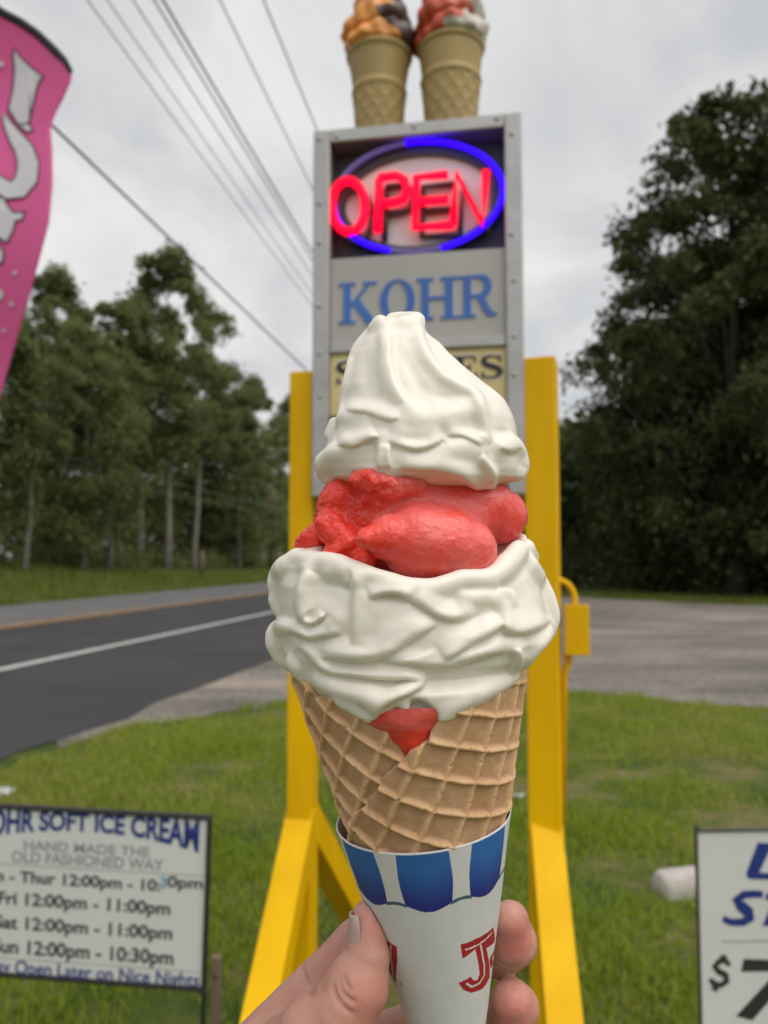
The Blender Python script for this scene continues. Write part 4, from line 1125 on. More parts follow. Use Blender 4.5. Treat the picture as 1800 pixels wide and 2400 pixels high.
class Relief:
    """soft folds: each crease is a line with a rounded sheet lying on its left, drawn over the front of a body"""
    def __init__(s, u0, v0, u1, v1, x0, y0, k):
        s.u = np.arange(u0, u1, 2.0); s.v = np.arange(v0, v1, 2.0); s.U, s.V = np.meshgrid(s.u, s.v, indexing='ij')
        s.h = np.zeros_like(s.U); s.T = (x0, y0, k); s.soft = 1.0
    def smooth(s, pts, m=6):
        Q = np.array(pts, float); n = len(Q); E = np.concatenate([[2*Q[0]-Q[1]], Q, [2*Q[-1]-Q[-2]]]); out = []
        for t in np.linspace(0, n-1, (n-1)*m+1):
            a = min(int(t), n-2); f = t-a; p0, p1, p2, p3 = E[a:a+4]
            out.append(.5*((2*p1)+(-p0+p2)*f+(2*p0-5*p1+4*p2-p3)*f*f+(-p0+3*p1-3*p2+p3)*f**3))
        return np.array(out)
    def crease(s, pts, A, W, r=22, groove=.38):
        r = r*s.soft; A = A*(1+.12*(s.soft-1))
        x0, y0, k = s.T; Q = s.smooth(pts)*k+np.array([x0, y0]); A, W, r = 1.1*A*k, W*k, 1.35*r*k
        L = np.concatenate([[0], np.cumsum(np.linalg.norm(np.diff(Q, axis=0), axis=1))])
        best = np.full(s.U.shape, 1e9); sd = np.zeros_like(best); tt = np.zeros_like(best)
        for i in range(len(Q)-1):
            a, b = Q[i], Q[i+1]; ab = b-a; l2 = ab@ab+1e-9
            t = np.clip(((s.U-a[0])*ab[0]+(s.V-a[1])*ab[1])/l2, 0, 1); dx = s.U-a[0]-t*ab[0]; dy = s.V-a[1]-t*ab[1]
            d = np.hypot(dx, dy); m = d < best; best = np.where(m, d, best)
            sg_ = np.sign((s.U-a[0])*ab[1]-(s.V-a[1])*ab[0]); sd = np.where(m, sg_, sd); tt = np.where(m, (L[i]+t*(L[i+1]-L[i]))/L[-1], tt)
        tap = np.sqrt(np.clip(np.minimum(tt, 1-tt)/.22, 0, 1)); tap = tap*tap*(3-2*tap)
        d = best; lip = np.sqrt(np.clip(1-(1-np.clip(d/r, 0, 1))**2, 0, 1)); fall = np.clip(1-d/W, 0, 1); fall = fall*fall*(3-2*fall)
        s.h += np.where(sd > 0, A*lip*fall, -A*groove*np.exp(-(d/(1.25*r))**2))*tap*1.12
    def bump(s, x, y, rx, ry, A, rot=0):
        x0, y0, k = s.T; dx, dy = s.U-(x0+x*k), s.V-(y0+y*k); c, n = math.cos(rot), math.sin(rot)
        s.h += A*k*np.exp(-((dx*c+dy*n)/(rx*k))**2-((-dx*n+dy*c)/(ry*k))**2)
    def sample(s, U, V):
        a = np.clip((U-s.u[0])/2.0, 0, len(s.u)-1.001); b = np.clip((V-s.v[0])/2.0, 0, len(s.v)-1.001)
        i, j = a.astype(int), b.astype(int); f, g = a-i, b-j; h = s.h
        return h[i, j]*(1-f)*(1-g)+h[i+1, j]*f*(1-g)+h[i, j+1]*(1-f)*g+h[i+1, j+1]*f*g
def apply_relief(fld, rel):
    sl = fld.box((fld.lo[0], fld.lo[1], -30), (fld.ax[0][-1], fld.ax[1][-1], fld.ax[2][-1]))
    X, Y, Z = fld.grid(sl); k = FPX/(FPX-Z)
    w = np.clip((Z+10)/70, 0, 1); w = w*w*(3-2*w)
    fld.F[sl] -= (rel.sample(CX+(X-CX)*k, CY+(Y-CY)*k)*w).astype(np.float32)
# ---- upper swirl
KA = 620/1659.
rowsA = [(84, 655, 922), (110, 632, 930), (150, 606, 958), (190, 580, 1000), (230, 545, 1055), (300, 500, 1120), (380, 468, 1210), (450, 446, 1300), (520, 430, 1385), (600, 420, 1465), (660, 405, 1500), (720, 372, 1528), (780, 345, 1542), (850, 318, 1552), (920, 290, 1570), (980, 280, 1580), (1030, 288, 1575), (1075, 315, 1560), (1110, 380, 1490), (1135, 480, 1400)]
va = [720+r[0]*KA for r in rowsA]; ua = [640+.5*(r[1]+r[2])*KA for r in rowsA]; ha = [.5*(r[2]-r[1])*KA*.965 for r in rowsA]
da = [h*.92 for h in ha]; wa = [0]*len(va)
SU = Surf(va, ua, ha, wa, da)
fA = Field((715, 690, -260), (1260, 1190, 310), H_)
fA.rows(va, ua, ha, wa, da, 0)
FOLD = (1.12, 1.05, .9)
def lay(fld, surf, pts, rs, x0, y0, k, up=.42, sm=12, cut=False, kr=1.0):
    P = []; RR = [r*k*kr for r in (rs if hasattr(rs, '__len__') else [rs]*len(pts))]
    # densify so that folds follow the curved body
    if not cut: RR = [r*FOLD[0] for r in RR]; up = min(.75, up*FOLD[1]); sm *= FOLD[2]
    Q = np.array([(x0+p[0]*k, y0+p[1]*k) for p in pts], float); n = len(Q)
    if n > 1:
        tt_ = np.linspace(0, n-1, (n-1)*4+1); i = np.arange(n)
        # Catmull-Rom
        E = np.concatenate([[2*Q[0]-Q[1]], Q, [2*Q[-1]-Q[-2]]]); out = []; rr = []
        for t in tt_:
            a = min(int(t), n-2); f = t-a; p0, p1, p2, p3 = E[a], E[a+1], E[a+2], E[a+3]
            out.append(.5*((2*p1)+(-p0+p2)*f+(2*p0-5*p1+4*p2-p3)*f*f+(-p0+3*p1-3*p2+p3)*f**3)); rr.append(RR[a]+(RR[a+1]-RR[a])*f)
        Q, RR = np.array(out), rr
    for (u, v), r in zip(Q, RR):
        w = surf.w(u, v); P.append(uvw(u, v, w-r*(1-up) if not cut else w+r*(1-up)))
    fld.chain(P, RR, sm, cut)
L = lambda pts, rs, up=.42, sm=13, cut=False: lay(fA, SU, pts, rs, 640, 720, KA, up, sm, cut)
L([(470, 690), (560, 690), (660, 700), (760, 740), (860, 760), (950, 740), (1080, 700), (1200, 660), (1290, 660)], [50, 56, 58, 56, 56, 60, 64, 58, 44], .26, 30)
L([(700, 140), (712, 230), (703, 330), (708, 420), (730, 500), (768, 560), (815, 610), (862, 660), (880, 690)], [24, 26, 26, 24, 26, 30, 36, 44, 40], .42, 26)
L([(900, 90), (908, 170), (945, 260), (990, 350), (1065, 430), (1165, 490), (1250, 540), (1290, 600), (1304, 670), (1322, 760), (1330, 830), (1306, 862)], [22, 26, 32, 34, 36, 38, 38, 36, 36, 34, 30, 22], .40, 26)
L([(625, 130), (560, 205), (512, 280), (482, 400), (462, 520), (446, 620), (438, 700)], [24, 26, 26, 24, 24, 26, 24], .44, 22)
L([(470, 400), (445, 500), (425, 590)], [18, 20, 16], .5, 10)
L([(330, 975), (390, 925), (470, 895), (560, 875), (630, 850), (690, 835)], [50, 54, 50, 44, 38, 32], .38, 26)
L([(690, 840), (688, 920), (690, 1000), (716, 1045), (760, 1055)], [34, 34, 40, 40, 28], .52, 20)
L([(750, 895), (850, 940), (950, 950), (1080, 915), (1180, 878), (1260, 895), (1315, 955), (1345, 1035), (1350, 1100)], [30, 40, 46, 48, 50, 46, 42, 38, 34], .38, 26)
L([(760, 975), (900, 985), (1050, 1000), (1180, 1045), (1280, 1100)], [40, 42, 44, 44, 40], .34, 26)
L([(1378, 1075), (1366, 1118)], [30, 28], .5, 12)
L([(330, 990), (330, 1050), (385, 1080)], [50, 48, 40], .38, 24)
L([(1400, 880), (1475, 850), (1535, 910), (1550, 1000), (1530, 1050)], [48, 48, 46, 44, 38], .38, 26)
L([(385, 730), (355, 800)], [36, 34], .45, 12)
rA = Relief(700, 700, 1270, 1200, 640, 720, KA)
rA.soft = 1.55
rA.crease([(842, 590), (800, 500), (768, 415), (750, 315), (747, 220), (750, 150)], 26, 110, 26)
rA.crease([(440, 638), (500, 655), (580, 664), (650, 692), (720, 712), (800, 708)], 14, 120, 22)
rA.crease([(1335, 880), (1372, 830), (1358, 740), (1345, 650), (1322, 560), (1262, 492), (1160, 448), (1075, 392), (1012, 312), (965, 232), (935, 150)], 30, 120, 30)
rA.crease([(400, 868), (500, 878), (580, 850), (660, 812)], 26, 150, 34)
rA.crease([(715, 838), (800, 878), (900, 898), (1000, 874), (1085, 826)], 28, 160, 34)
rA.crease([(1090, 815), (1180, 812), (1262, 846), (1310, 880)], 14, 120, 26)
rA.crease([(655, 850), (648, 930), (640, 1010)], 20, 60, 24)
rA.crease([(742, 1010), (738, 930), (745, 862)], 22, 60, 24)
rA.crease([(1392, 1110), (1412, 1040), (1370, 975), (1320, 915)], 24, 80, 26)
rA.crease([(1270, 1150), (1180, 1075), (1050, 1040), (900, 1030), (790, 1010)][::-1], 16, 120, 30)
rA.crease([(1420, 885), (1500, 915), (1560, 880)], 14, 90, 24)
for x, y, rx, ry, A, ro in ((600, 420, 52, 130, -24, .05), (880, 420, 50, 150, -22, -.45), (1050, 560, 120, 45, -16, .35), (880, 830, 140, 34, -12, 0), (500, 850, 110, 30, -10, -.1), (1430, 560, 60, 160, 10, -.4), (1450, 790, 70, 30, -14, .2), (680, 230, 14, 60, 6, 0)):
    rA.bump(x, y, rx, ry, A, ro)
rA.h += .9*fbm(np.stack([rA.U*.03, rA.V*.03, 0*rA.U], -1), 3)
apply_relief(fA, rA)
def ptA(x, y, w): return uvw(640+x*KA, 720+y*KA, w)
for x, y, w, r in ((672, 82, 10, 14), (740, 66, -16, 12), (800, 62, -14, 13), (860, 66, 0, 14), (903, 66, 18, 12), (908, 96, 26, 9), (690, 112, 30, 15), (790, 128, 40, 14), (850, 120, 38, 15)):
    fA.chain([ptA(x, y+6, w)], [r*1.12], 20)
fA.ellipsoid(ptA(745, 84, 30), (17, 11, 18), 10, True)
body_obj('soft_serve', fA, cream_m, 1, lambda v: 1.6*fbm(v*.022, 2), 'top swirl of white soft serve')
# ---- red water ice
KC = 700/1659.
fR = Field((640, 1070, -250), (1250, 1480, 290), H_)
def pR(x, y, w): return uvw(620+x*KC, 1050+y*KC, w)
fR.ellipsoid(pR(830, 380, -10), (196, 150, 190), 0)
CR = lambda pts, rs, sm=18, noise=0, nsc=.05: fR.chain([pR(*p) for p in pts], [r*KC for r in rs], sm, False, noise=noise, nsc=nsc)
CR([(570, 505, 232), (700, 500, 205), (860, 525, 172), (1010, 545, 165), (1110, 570, 158)], [56, 118, 195, 190, 165], 14)
CR([(900, 215, 95), (1060, 270, 75), (1230, 330, 40), (1310, 380, 20)], [90, 125, 160, 150], 12)
CR([(430, 290, 70), (410, 400, 55)], [120, 130], 20)
CR([(280, 500, 60), (225, 535, 30)], [74, 52], 14, 4.5, .06)
CR([(370, 440, 110), (460, 520, 140), (400, 590, 130)], [86, 72, 70], 16, 6, .06)
CR([(560, 630, 165), (520, 610, 150)], [50, 50], 10, 5, .08)
CR([(525, 165, 158), (600, 185, 182), (710, 215, 182), (840, 195, 162)], [46, 62, 72, 66], 14, 8, .06)
CR([(590, 270, 150), (640, 300, 150)], [50, 52], 10, 8, .07)
CR([(720, 300, 150), (850, 320, 150), (960, 300, 130)], [40, 46, 40], 12, 5, .06)
fR.chain([pR(*p) for p in ((1150, 470, 245), (1215, 560, 232), (1190, 640, 232))], [7, 10, 7], 12, True)
fR.chain([pR(*p) for p in ((600, 290, 185), (615, 250, 190))], [7, 8], 8, True)
fR.chain([pR(*p) for p in ((520, 600, 195), (535, 640, 200))], [9, 9], 8, True)
def dispR(v):
    d = 2.2*fbm(v*.05, 3)+1.1*fbm(v*.16, 2)
    k = np.clip((930-v[:, 0])/90, 0, 1)*np.clip((v[:, 1]-1060)/60, 0, 1)
    return d*(1+1.5*k)+1.1*k*fbm(v*.33, 2)
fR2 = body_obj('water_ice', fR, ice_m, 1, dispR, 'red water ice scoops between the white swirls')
# ---- lower swirl
rowsL = [(-70, 280, 1475), (-30, 235, 1490), (0, 200, 1492), (40, 160, 1500), (100, 80, 1525), (200, 50, 1550), (300, 50, 1580), (400, 62, 1608), (480, 55, 1600), (560, 70, 1560), (620, 100, 1495), (680, 160, 1450), (740, 215, 1405), (790, 270, 1330), (830, 330, 1210), (870, 480, 1090), (900, 620, 1000)]
vl = [1280+r[0]*KC for r in rowsL]; ul = [620+.5*(r[1]+r[2])*KC for r in rowsL]; hl = [.5*(r[2]-r[1])*KC*.955 for r in rowsL]
dl = [h*.88 for h in hl]; wl = [0]*len(vl)
# below the rim of the cone the swirl hugs the wafer instead of closing
for i, r in enumerate(rowsL):
    if r[0] >= 680: dl[i] = max(dl[i], 263-.23*(vl[i]-1610)); 
SL = Surf(vl, ul, [max(h, 175) for h in hl], wl, dl)
fL = Field((600, 1215, -300), (1330, 1725, 340), H_)
fL.rows(vl[:-3], ul[:-3], hl[:-3], wl[:-3], dl[:-3], 0)
fL.ellipsoid((990, 1240, 215), (262, 128, 330), 26, True)
M_ = lambda pts, rs, up=.42, sm=13, cut=False: lay(fL, SL, pts, rs, 620, 1280, KC, up, sm, cut)
M_([(190, 70), (300, 88), (430, 108), (560, 155), (680, 190), (800, 222), (930, 232), (1040, 208), (1110, 186), (1250, 178), (1340, 105), (1410, 25)], [46, 46, 42, 40, 40, 40, 42, 46, 46, 48, 52, 48], .40, 22)
M_([(380, 150), (440, 165), (500, 170)], [44, 50, 44], .12, 24)
M_([(180, 80), (105, 130), (75, 200), (70, 250)], [54, 58, 54, 40], .42, 16)
M_([(60, 300), (80, 350)], [34, 36], .5, 12)
M_([(468, 195), (450, 138), (395, 98), (325, 92), (258, 128), (214, 195), (196, 270), (190, 345), (208, 400)], [26, 30, 30, 30, 34, 36, 34, 32, 28], .45, 20)
M_([(60, 540), (52, 490), (85, 445), (150, 450), (230, 462), (310, 458), (360, 430)], [40, 42, 40, 36, 36, 30, 20], .48, 14)
M_([(60, 540), (90, 610), (150, 655), (200, 665)], [42, 42, 40, 32], .46, 14)
M_([(1100, 285), (1160, 290), (1230, 286), (1288, 316), (1316, 372), (1298, 436), (1230, 482)], [24, 26, 26, 30, 30, 28, 20], .44, 16)
M_([(1120, 606), (1220, 566), (1330, 540), (1396, 560), (1416, 622), (1386, 698), (1300, 756), (1180, 808), (1080, 852), (1010, 905), (978, 955)], [26, 30, 32, 36, 36, 36, 40, 46, 52, 44, 24], .42, 18)
M_([(340, 690), (450, 688), (560, 692), (680, 694), (800, 690), (872, 720), (872, 768), (800, 806), (710, 848), (640, 890), (598, 938)], [22, 24, 24, 26, 28, 32, 34, 44, 52, 46, 28], .42, 18)
M_([(170, 640), (215, 705), (260, 765), (310, 812)], [42, 42, 38, 28], .42, 16)
M_([(330, 740), (420, 775), (520, 800), (610, 815)], [44, 54, 58, 52], .30, 24)
M_([(440, 850), (520, 890), (575, 935), (590, 960)], [42, 44, 34, 18], .42, 12)
M_([(770, 860), (785, 905), (795, 932)], [26, 18, 9], .15, 8)
M_([(1150, 840), (1230, 822), (1285, 800)], [32, 30, 22], .3, 10)
M_([(1470, 110), (1530, 210), (1575, 310), (1592, 400), (1560, 480), (1490, 555), (1440, 640)], [44, 46, 46, 44, 44, 42, 34], .36, 26)
M_([(1452, 10), (1478, 60)], [44, 40], .44, 12)
rL = Relief(580, 1220, 1340, 1720, 620, 1280, KC)
rL.soft = 1.2
for pts, A, W, r in (
    ([(585, 300), (655, 276), (740, 274), (815, 305)], 26, 110, 22),
    ([(800, 300), (880, 345), (960, 395), (1050, 418), (1140, 398), (1190, 365)], 28, 130, 26),
    ([(1005, 645), (1080, 596), (1160, 550), (1255, 500), (1335, 432)], 30, 140, 30),
    ([(310, 622), (450, 645), (600, 637), (720, 590), (850, 508), (975, 432)], 32, 160, 32),
    ([(640, 645), (780, 655), (900, 678), (1030, 674), (1150, 645), (1260, 610), (1330, 585)], 26, 110, 26),
    ([(335, 712), (450, 722), (600, 738), (720, 748), (800, 742), (862, 760)], 24, 70, 22),
    ([(612, 962), (662, 908), (722, 866), (822, 820), (888, 778), (898, 705)], 30, 130, 32),
    ([(478, 120), (481, 250), (481, 400), (474, 550)], 22, 140, 24),
    ([(225, 120), (178, 215), (164, 320), (180, 405), (222, 440)], 34, 130, 30),
    ([(205, 440), (270, 436), (322, 402), (340, 372)], 22, 60, 20),
    ([(140, 470), (230, 522), (310, 512), (430, 488)], 18, 70, 22),
    ([(185, 560), (250, 640), (310, 692), (370, 706)], 24, 90, 26),
    ([(1320, 482), (1430, 492), (1530, 466), (1595, 415)], 28, 170, 30),
    ([(1392, 728), (1440, 640), (1432, 560)], 24, 70, 24),
    ([(1420, 330), (1380, 250), (1290, 232)], 10, 90, 26),
    ([(960, 560), (820, 620), (700, 640)], 6, 60, 20)):
    rL.crease(pts, A, W, r)
for x, y, rx, ry, A, ro in ((340, 230, 95, 80, -30, 0), (400, 420, 60, 60, 16, 0), (1190, 380, 80, 34, -20, -.2), (110, 545, 50, 44, -16, 0), (1180, 620, 120, 22, -10, -.35), (720, 450, 120, 50, 12, -.4), (1480, 330, 60, 90, 8, 0), (560, 860, 60, 40, 10, 0), (700, 790, 60, 20, -8, 0)):
    rL.bump(x, y, rx, ry, A, ro)
rL.h += .9*fbm(np.stack([rL.U*.03, rL.V*.03, 0*rL.U+4], -1), 3)
apply_relief(fL, rL)
M_([(735, 955), (790, 925), (860, 920), (925, 948)], [22, 46, 46, 20], 1.0, 16, True)
M_([(770, 870), (782, 905), (792, 926)], [30, 20, 10], .2, 10)
body_obj('soft_serve', fL, cream_m, 1, lambda v: 1.6*fbm(v*.022+5, 2), 'lower band of white soft serve drooping over the wafer rim')

# ---- cone geometry
AP = cone_root_p
top_p = field_world(np.array([[957, 1600, 0]]))[0]
ax_v = (top_p-AP)/np.linalg.norm(top_p-AP)
BETA = math.atan(.2330); sB, cB = math.sin(BETA), math.cos(BETA)
to_cam = C0-(AP+ax_v*.1); f0 = to_cam-ax_v*(to_cam@ax_v); f0 /= np.linalg.norm(f0); r0_ = np.cross(f0, ax_v); r0_ = r0_ if r0_[0] > 0 else -r0_
def cone_pt(th, rho, n=0.0):
    """angle round the axis (0 to the lens, + right), slant distance from the tip, offset along the outward normal"""
    th = np.asarray(th, float); rho = np.asarray(rho, float)
    rad = np.cos(th)[..., None]*f0+np.sin(th)[..., None]*r0_
    return (rho*cB)[..., None]*ax_v+(rho*sB)[..., None]*rad+np.asarray(n)[..., None]*(rad*cB-ax_v*sB)
def cone_hit(u, v, n=0.0):
    d = ray(u, v); d = d/np.linalg.norm(d); o = C0-AP+ax_v*(n/sB)
    c2 = cB*cB; da_, oa = d@ax_v, o@ax_v
    A = da_**2-c2*(d@d); B = 2*(da_*oa-c2*(d@o)); C = oa*oa-c2*(o@o); D = B*B-4*A*C
    if D < 0: t = -B/(2*A)
    else:
        ts = sorted([(-B-math.sqrt(D))/(2*A), (-B+math.sqrt(D))/(2*A)]); ts = [t for t in ts if (o+d*t)@ax_v > 0]; t = ts[0]
    p = o+d*t; rho = np.linalg.norm(p); q = p-ax_v*(p@ax_v)
    return math.atan2(q@r0_, q@f0), rho-n*cB/sB
waf_m = mat('waffle', (.60, .365, .17), .62, var=(.52, .30, .13), vscale=70, attr='toast', sss=.15, sssr=(1, .6, .35), ssss=.002, bump=.45, bscale=900, spec=.3)
for n_ in waf_m.node_tree.nodes:
    if n_.type == 'VALTORGB': n_.color_ramp.elements[0].color = (1, 1, 1, 1); n_.color_ramp.elements[1].color = (.84, .80, .76, 1)
bump_dist(waf_m, .0005)
PER = 72*PX
RIM = cone_hit(985, 2000, .0017)[1]
def wafer(name, th0, th1, rho_b, edge, base_n, rot, phx, phy, seed, lab, nth=620, nr=300, roll=0.0):
    th = np.linspace(th0, th1, nth); et = np.array(edge)
    top = np.interp(th, et[:, 0], et[:, 1])+.0009*fbm(np.stack([th*14, 0*th+seed, 0*th], 1), 3)
    s_ = np.linspace(0, 1, nr)
    TH = np.repeat(th[:, None], nr, 1); RHO = rho_b+(top[:, None]-rho_b)*s_[None, :]
    ph = TH*sB
    X = RHO*np.sin(ph-rot)/PER+phx; Y = RHO*np.cos(ph-rot)/PER+phy
    wv = np.stack([X*1.3, Y*1.3, 0*X+seed], -1); X = X+.05*fbm(wv, 2); Y = Y+.05*fbm(wv+9, 2)
    ridge = lambda q, w: np.exp(-((np.abs(q-np.round(q)))/w)**2.6)
    a, b = ridge(X, .105), ridge(Y, .092)
    hgt = np.maximum(a*.92, b)+.12*a*b
    hgt = hgt*np.clip((RHO-(RIM-.006))/.005, .25, 1)
    nse = fbm(np.stack([X*5, Y*5, 0*X+seed], -1), 3)
    pits = np.clip(fbm(np.stack([X*9, Y*9, 0*X+seed+4], -1), 2)-.42, 0, 1)*1.6*hgt
    edge_r = np.clip((s_[None, :]-.965)/.035, 0, 1)**2
    n = base_n+.00165*hgt+.00012*nse-.0011*pits-.0006*edge_r
    if roll: n = n+roll*np.clip((TH-th1+.5)/.5, 0, 1)
    P = cone_pt(TH, RHO, n); Pi = cone_pt(TH, RHO, base_n-.0022)
    v = np.concatenate([P.reshape(-1, 3), Pi.reshape(-1, 3)]); N = nth*nr
    i, j = np.meshgrid(np.arange(nth-1), np.arange(nr-1), indexing='ij'); q = (i*nr+j).ravel()
    f1 = np.stack([q, q+nr, q+nr+1, q+1], 1); f2 = f1[:, ::-1]+N
    k = np.arange(nth-1)*nr+nr-1; f3 = np.stack([k, k+nr, k+nr+N, k+N], 1)
    k = np.arange(nr-1); f4 = np.stack([k, k+1, k+1+N, k+N], 1)
    k = (nth-1)*nr+np.arange(nr-1); f5 = np.stack([k+1, k, k+N, k+1+N], 1)
    me = mesh_np(name, v, np.concatenate([f1, f2, f3, f4, f5]), waf_m)
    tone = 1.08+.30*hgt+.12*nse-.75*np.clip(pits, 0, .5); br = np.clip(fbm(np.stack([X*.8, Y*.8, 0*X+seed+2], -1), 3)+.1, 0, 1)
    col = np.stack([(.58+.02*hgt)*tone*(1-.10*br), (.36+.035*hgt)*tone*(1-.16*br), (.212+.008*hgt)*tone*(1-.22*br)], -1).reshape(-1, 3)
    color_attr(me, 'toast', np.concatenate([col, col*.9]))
    o = link(name, me, cone_t); o['label'] = lab
    return o
eI = [cone_hit(u, v, -.0015) for u, v in ((705, 1598), (731, 1636), (760, 1640), (778, 1644), (795, 1655), (820, 1674), (842, 1690), (869, 1693), (890, 1706), (909, 1722), (928, 1745), (945, 1766), (952, 1790), (975, 1830), (1010, 1860))]
eI = [(-2.6, eI[0][1]+.004)]+eI+[(1.2, eI[-1][1]-.002)]
eO = [cone_hit(u, v, .0008) for u, v in ((800, 2030), (813, 1975), (815, 1955), (817, 1922), (828, 1906), (846, 1896), (857, 1893), (860, 1876), (872, 1868), (886, 1848), (894, 1828), (904, 1820), (918, 1811), (936, 1792), (952, 1778), (962, 1765), (985, 1751), (1007, 1737), (1013, 1718), (1032, 1694), (1060, 1664), (1090, 1648), (1171, 1622), (1212, 1598))]
eO = sorted(eO); rr_ = max(p[1] for p in eO)
eO = [(eO[0][0]-.2, eO[0][1]-.01)]+eO+[(2.2, rr_+.003), (3.6, rr_+.002)]
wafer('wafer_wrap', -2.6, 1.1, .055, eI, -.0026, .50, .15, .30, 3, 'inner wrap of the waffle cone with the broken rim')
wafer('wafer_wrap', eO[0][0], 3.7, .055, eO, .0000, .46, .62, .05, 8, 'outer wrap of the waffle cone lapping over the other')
# red ice filling seen through the notch
fN = Field((760, 1590, -235), (1140, 1870, 330), H_)
def inside(u, v, r_out, dep): 
    th, rho = cone_hit(u, v); p = cone_pt(np.array([th]), np.array([rho]), np.array([-dep*PX]))[0]+AP
    q = p-C0; z = q@FWD; return np.array([CX+(q@RIGHT)/PX, CY-(q@UP)/PX, (D0-z)/PX])
fN.chain([inside(u, v, 0, 40) for u, v in ((800, 1650), (870, 1680), (940, 1690), (1020, 1670))], [34, 38, 44, 40], 14)
fN.chain([inside(u, v, 0, 44) for u, v in ((880, 1700), (920, 1708), (960, 1704), (1000, 1706), (1030, 1690))], [28, 34, 38, 36, 28], 12)
fN.chain([inside(u, v, 0, 66) for u, v in ((900, 1690), (960, 1700), (1030, 1690))], [50, 56, 50], 12)
fN.chain([inside(u, v, 0, 40) for u, v in ((935, 1738), (965, 1746), (985, 1742), (970, 1772))], [28, 33, 30, 28], 6)
fN.chain([inside(u, v, 0, 60) for u, v in ((960, 1650), (975, 1800))], [60, 40], 10)
fN.chain([inside(u, v, 0, 42) for u, v in ((905, 1684), (940, 1694), (985, 1692), (1020, 1682))], [28, 32, 32, 28], 12)
fN.chain([inside(u, v, 0, 33) for u, v in ((950, 1718), (978, 1720))], [28, 28], 8)
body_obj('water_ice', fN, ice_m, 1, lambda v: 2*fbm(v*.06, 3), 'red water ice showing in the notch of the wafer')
# ---- printed paper sleeve
SN = .0017
ths, rhos = cone_hit(985, 2000, SN)
RS1 = rhos; RS0 = .034
nth, nr = 1300, 420
th = np.linspace(-math.pi, math.pi, nth); s_ = np.linspace(0, 1, nr)
TH = np.repeat(th[:, None], nr, 1); RH = np.repeat((RS0+(RS1-RS0)*s_)[None, :], nth, 0)
white = np.array([.70, .69, .69]); col = np.tile(white, (nth, nr, 1)).astype(float)
col *= (1+.02*fbm(np.stack([TH*9, RH*260, 0*TH], -1), 3))[..., None]
c0, rc_ = cone_hit(1005, 2138, SN); c1, rcu = cone_hit(1075, 2107, SN)
PERT = .82; cth = c0+.01
ph = (TH-cth)/PERT; fr_ = np.abs(ph-np.round(ph))             # 0 in the middle of a blue stripe, .5 between
bound = rc_+(rcu-rc_)*(np.abs(np.sin(math.pi*np.clip((fr_), 0, .5)))**2.2)
aw = RH > bound
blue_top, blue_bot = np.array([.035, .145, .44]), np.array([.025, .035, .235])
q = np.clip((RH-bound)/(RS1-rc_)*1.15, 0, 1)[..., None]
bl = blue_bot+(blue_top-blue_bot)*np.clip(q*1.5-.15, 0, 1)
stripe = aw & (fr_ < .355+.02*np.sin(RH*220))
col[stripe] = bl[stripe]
line = (np.abs(RH-bound) < .00065) & (fr_ > .33); col[line] = (.05, .12, .16)
rimw = RH > RS1-.0007; col[rimw] = (.80, .80, .80)
# red lettering, drawn in the unrolled sheet
FX, FY = RH*np.sin(TH*sB), RH*np.cos(TH*sB)
def flat(u, v):
    a, r = cone_hit(u, v, SN); return np.array([r*math.sin(a*sB), r*math.cos(a*sB)])
def seg_d(pts):
    d = None
    for a, b in zip(pts[:-1], pts[1:]):
        ab = b-a; L_ = ab@ab+1e-12; t = np.clip(((FX-a[0])*ab[0]+(FY-a[1])*ab[1])/L_, 0, 1)
        e_ = np.hypot(FX-a[0]-t*ab[0], FY-a[1]-t*ab[1]); d = e_ if d is None else np.minimum(d, e_)
    return d
def poly_in(pts):
    ins = np.zeros(FX.shape, bool); n = len(pts)
    for i in range(n):
        (x1, y1), (x2, y2) = pts[i], pts[(i+1) % n]
        c = ((y1 > FY) != (y2 > FY)) & (FX < (x2-x1)*(FY-y1)/(y2-y1+1e-15)+x1); ins ^= c
    return ins
red = np.array([.40, .022, .026])
J_out = [(1079, 2214), (1115, 2201), (1156, 2172), (1160, 2205), (1140, 2222), (1147, 2262), (1148, 2290), (1132, 2316), (1104, 2327), (1086, 2320), (1074, 2303), (1103, 2289), (1110, 2298), (1119, 2297), (1124, 2283), (1122, 2262), (1114, 2225), (1084, 2247)]
reg = poly_in([flat(u, v) for u, v in J_out]); reg |= (np.abs(seg_d([flat(u, v) for u, v in ((1163, 2222), (1150, 2246), (1152, 2262), (1166, 2250), (1170, 2225), (1163, 2222))])) < 7*PX)
col[reg] = red
inl = seg_d([flat(u, v) for u, v in ((1092, 2226), (1120, 2215), (1152, 2187))]) < 2.0*PX
inl |= seg_d([flat(u, v) for u, v in ((1127, 2216), (1135, 2262), (1135, 2286), (1124, 2304), (1106, 2313), (1094, 2305))]) < 2.2*PX
inl |= seg_d([flat(u, v) for u, v in ((1162, 2226), (1156, 2246), (1160, 2256), (1168, 2240))]) < 1.5*PX
col[inl] = white
N_out = [(906, 2204), (930, 2219), (931, 2250), (928, 2304), (900, 2250)]
reg = poly_in([flat(u, v) for u, v in N_out]); col[reg] = red
inl = seg_d([flat(u, v) for u, v in ((915, 2216), (922, 2290))]) < 2.2*PX; col[inl & reg] = white
rc2 = flat(940, 2306); d = np.hypot(FX-rc2[0], FY-rc2[1]); col[(np.abs(d-3.6*PX) < .8*PX) | (d < 1.4*PX)] = (.30, .20, .22)
P = cone_pt(TH, RH, SN+0*TH+.00015*fbm(np.stack([TH*3, RH*60, 0*TH], -1), 2)); Pi = cone_pt(TH, RH, SN-.0005+0*TH)
v = np.concatenate([P.reshape(-1, 3), Pi.reshape(-1, 3)]); N = nth*nr
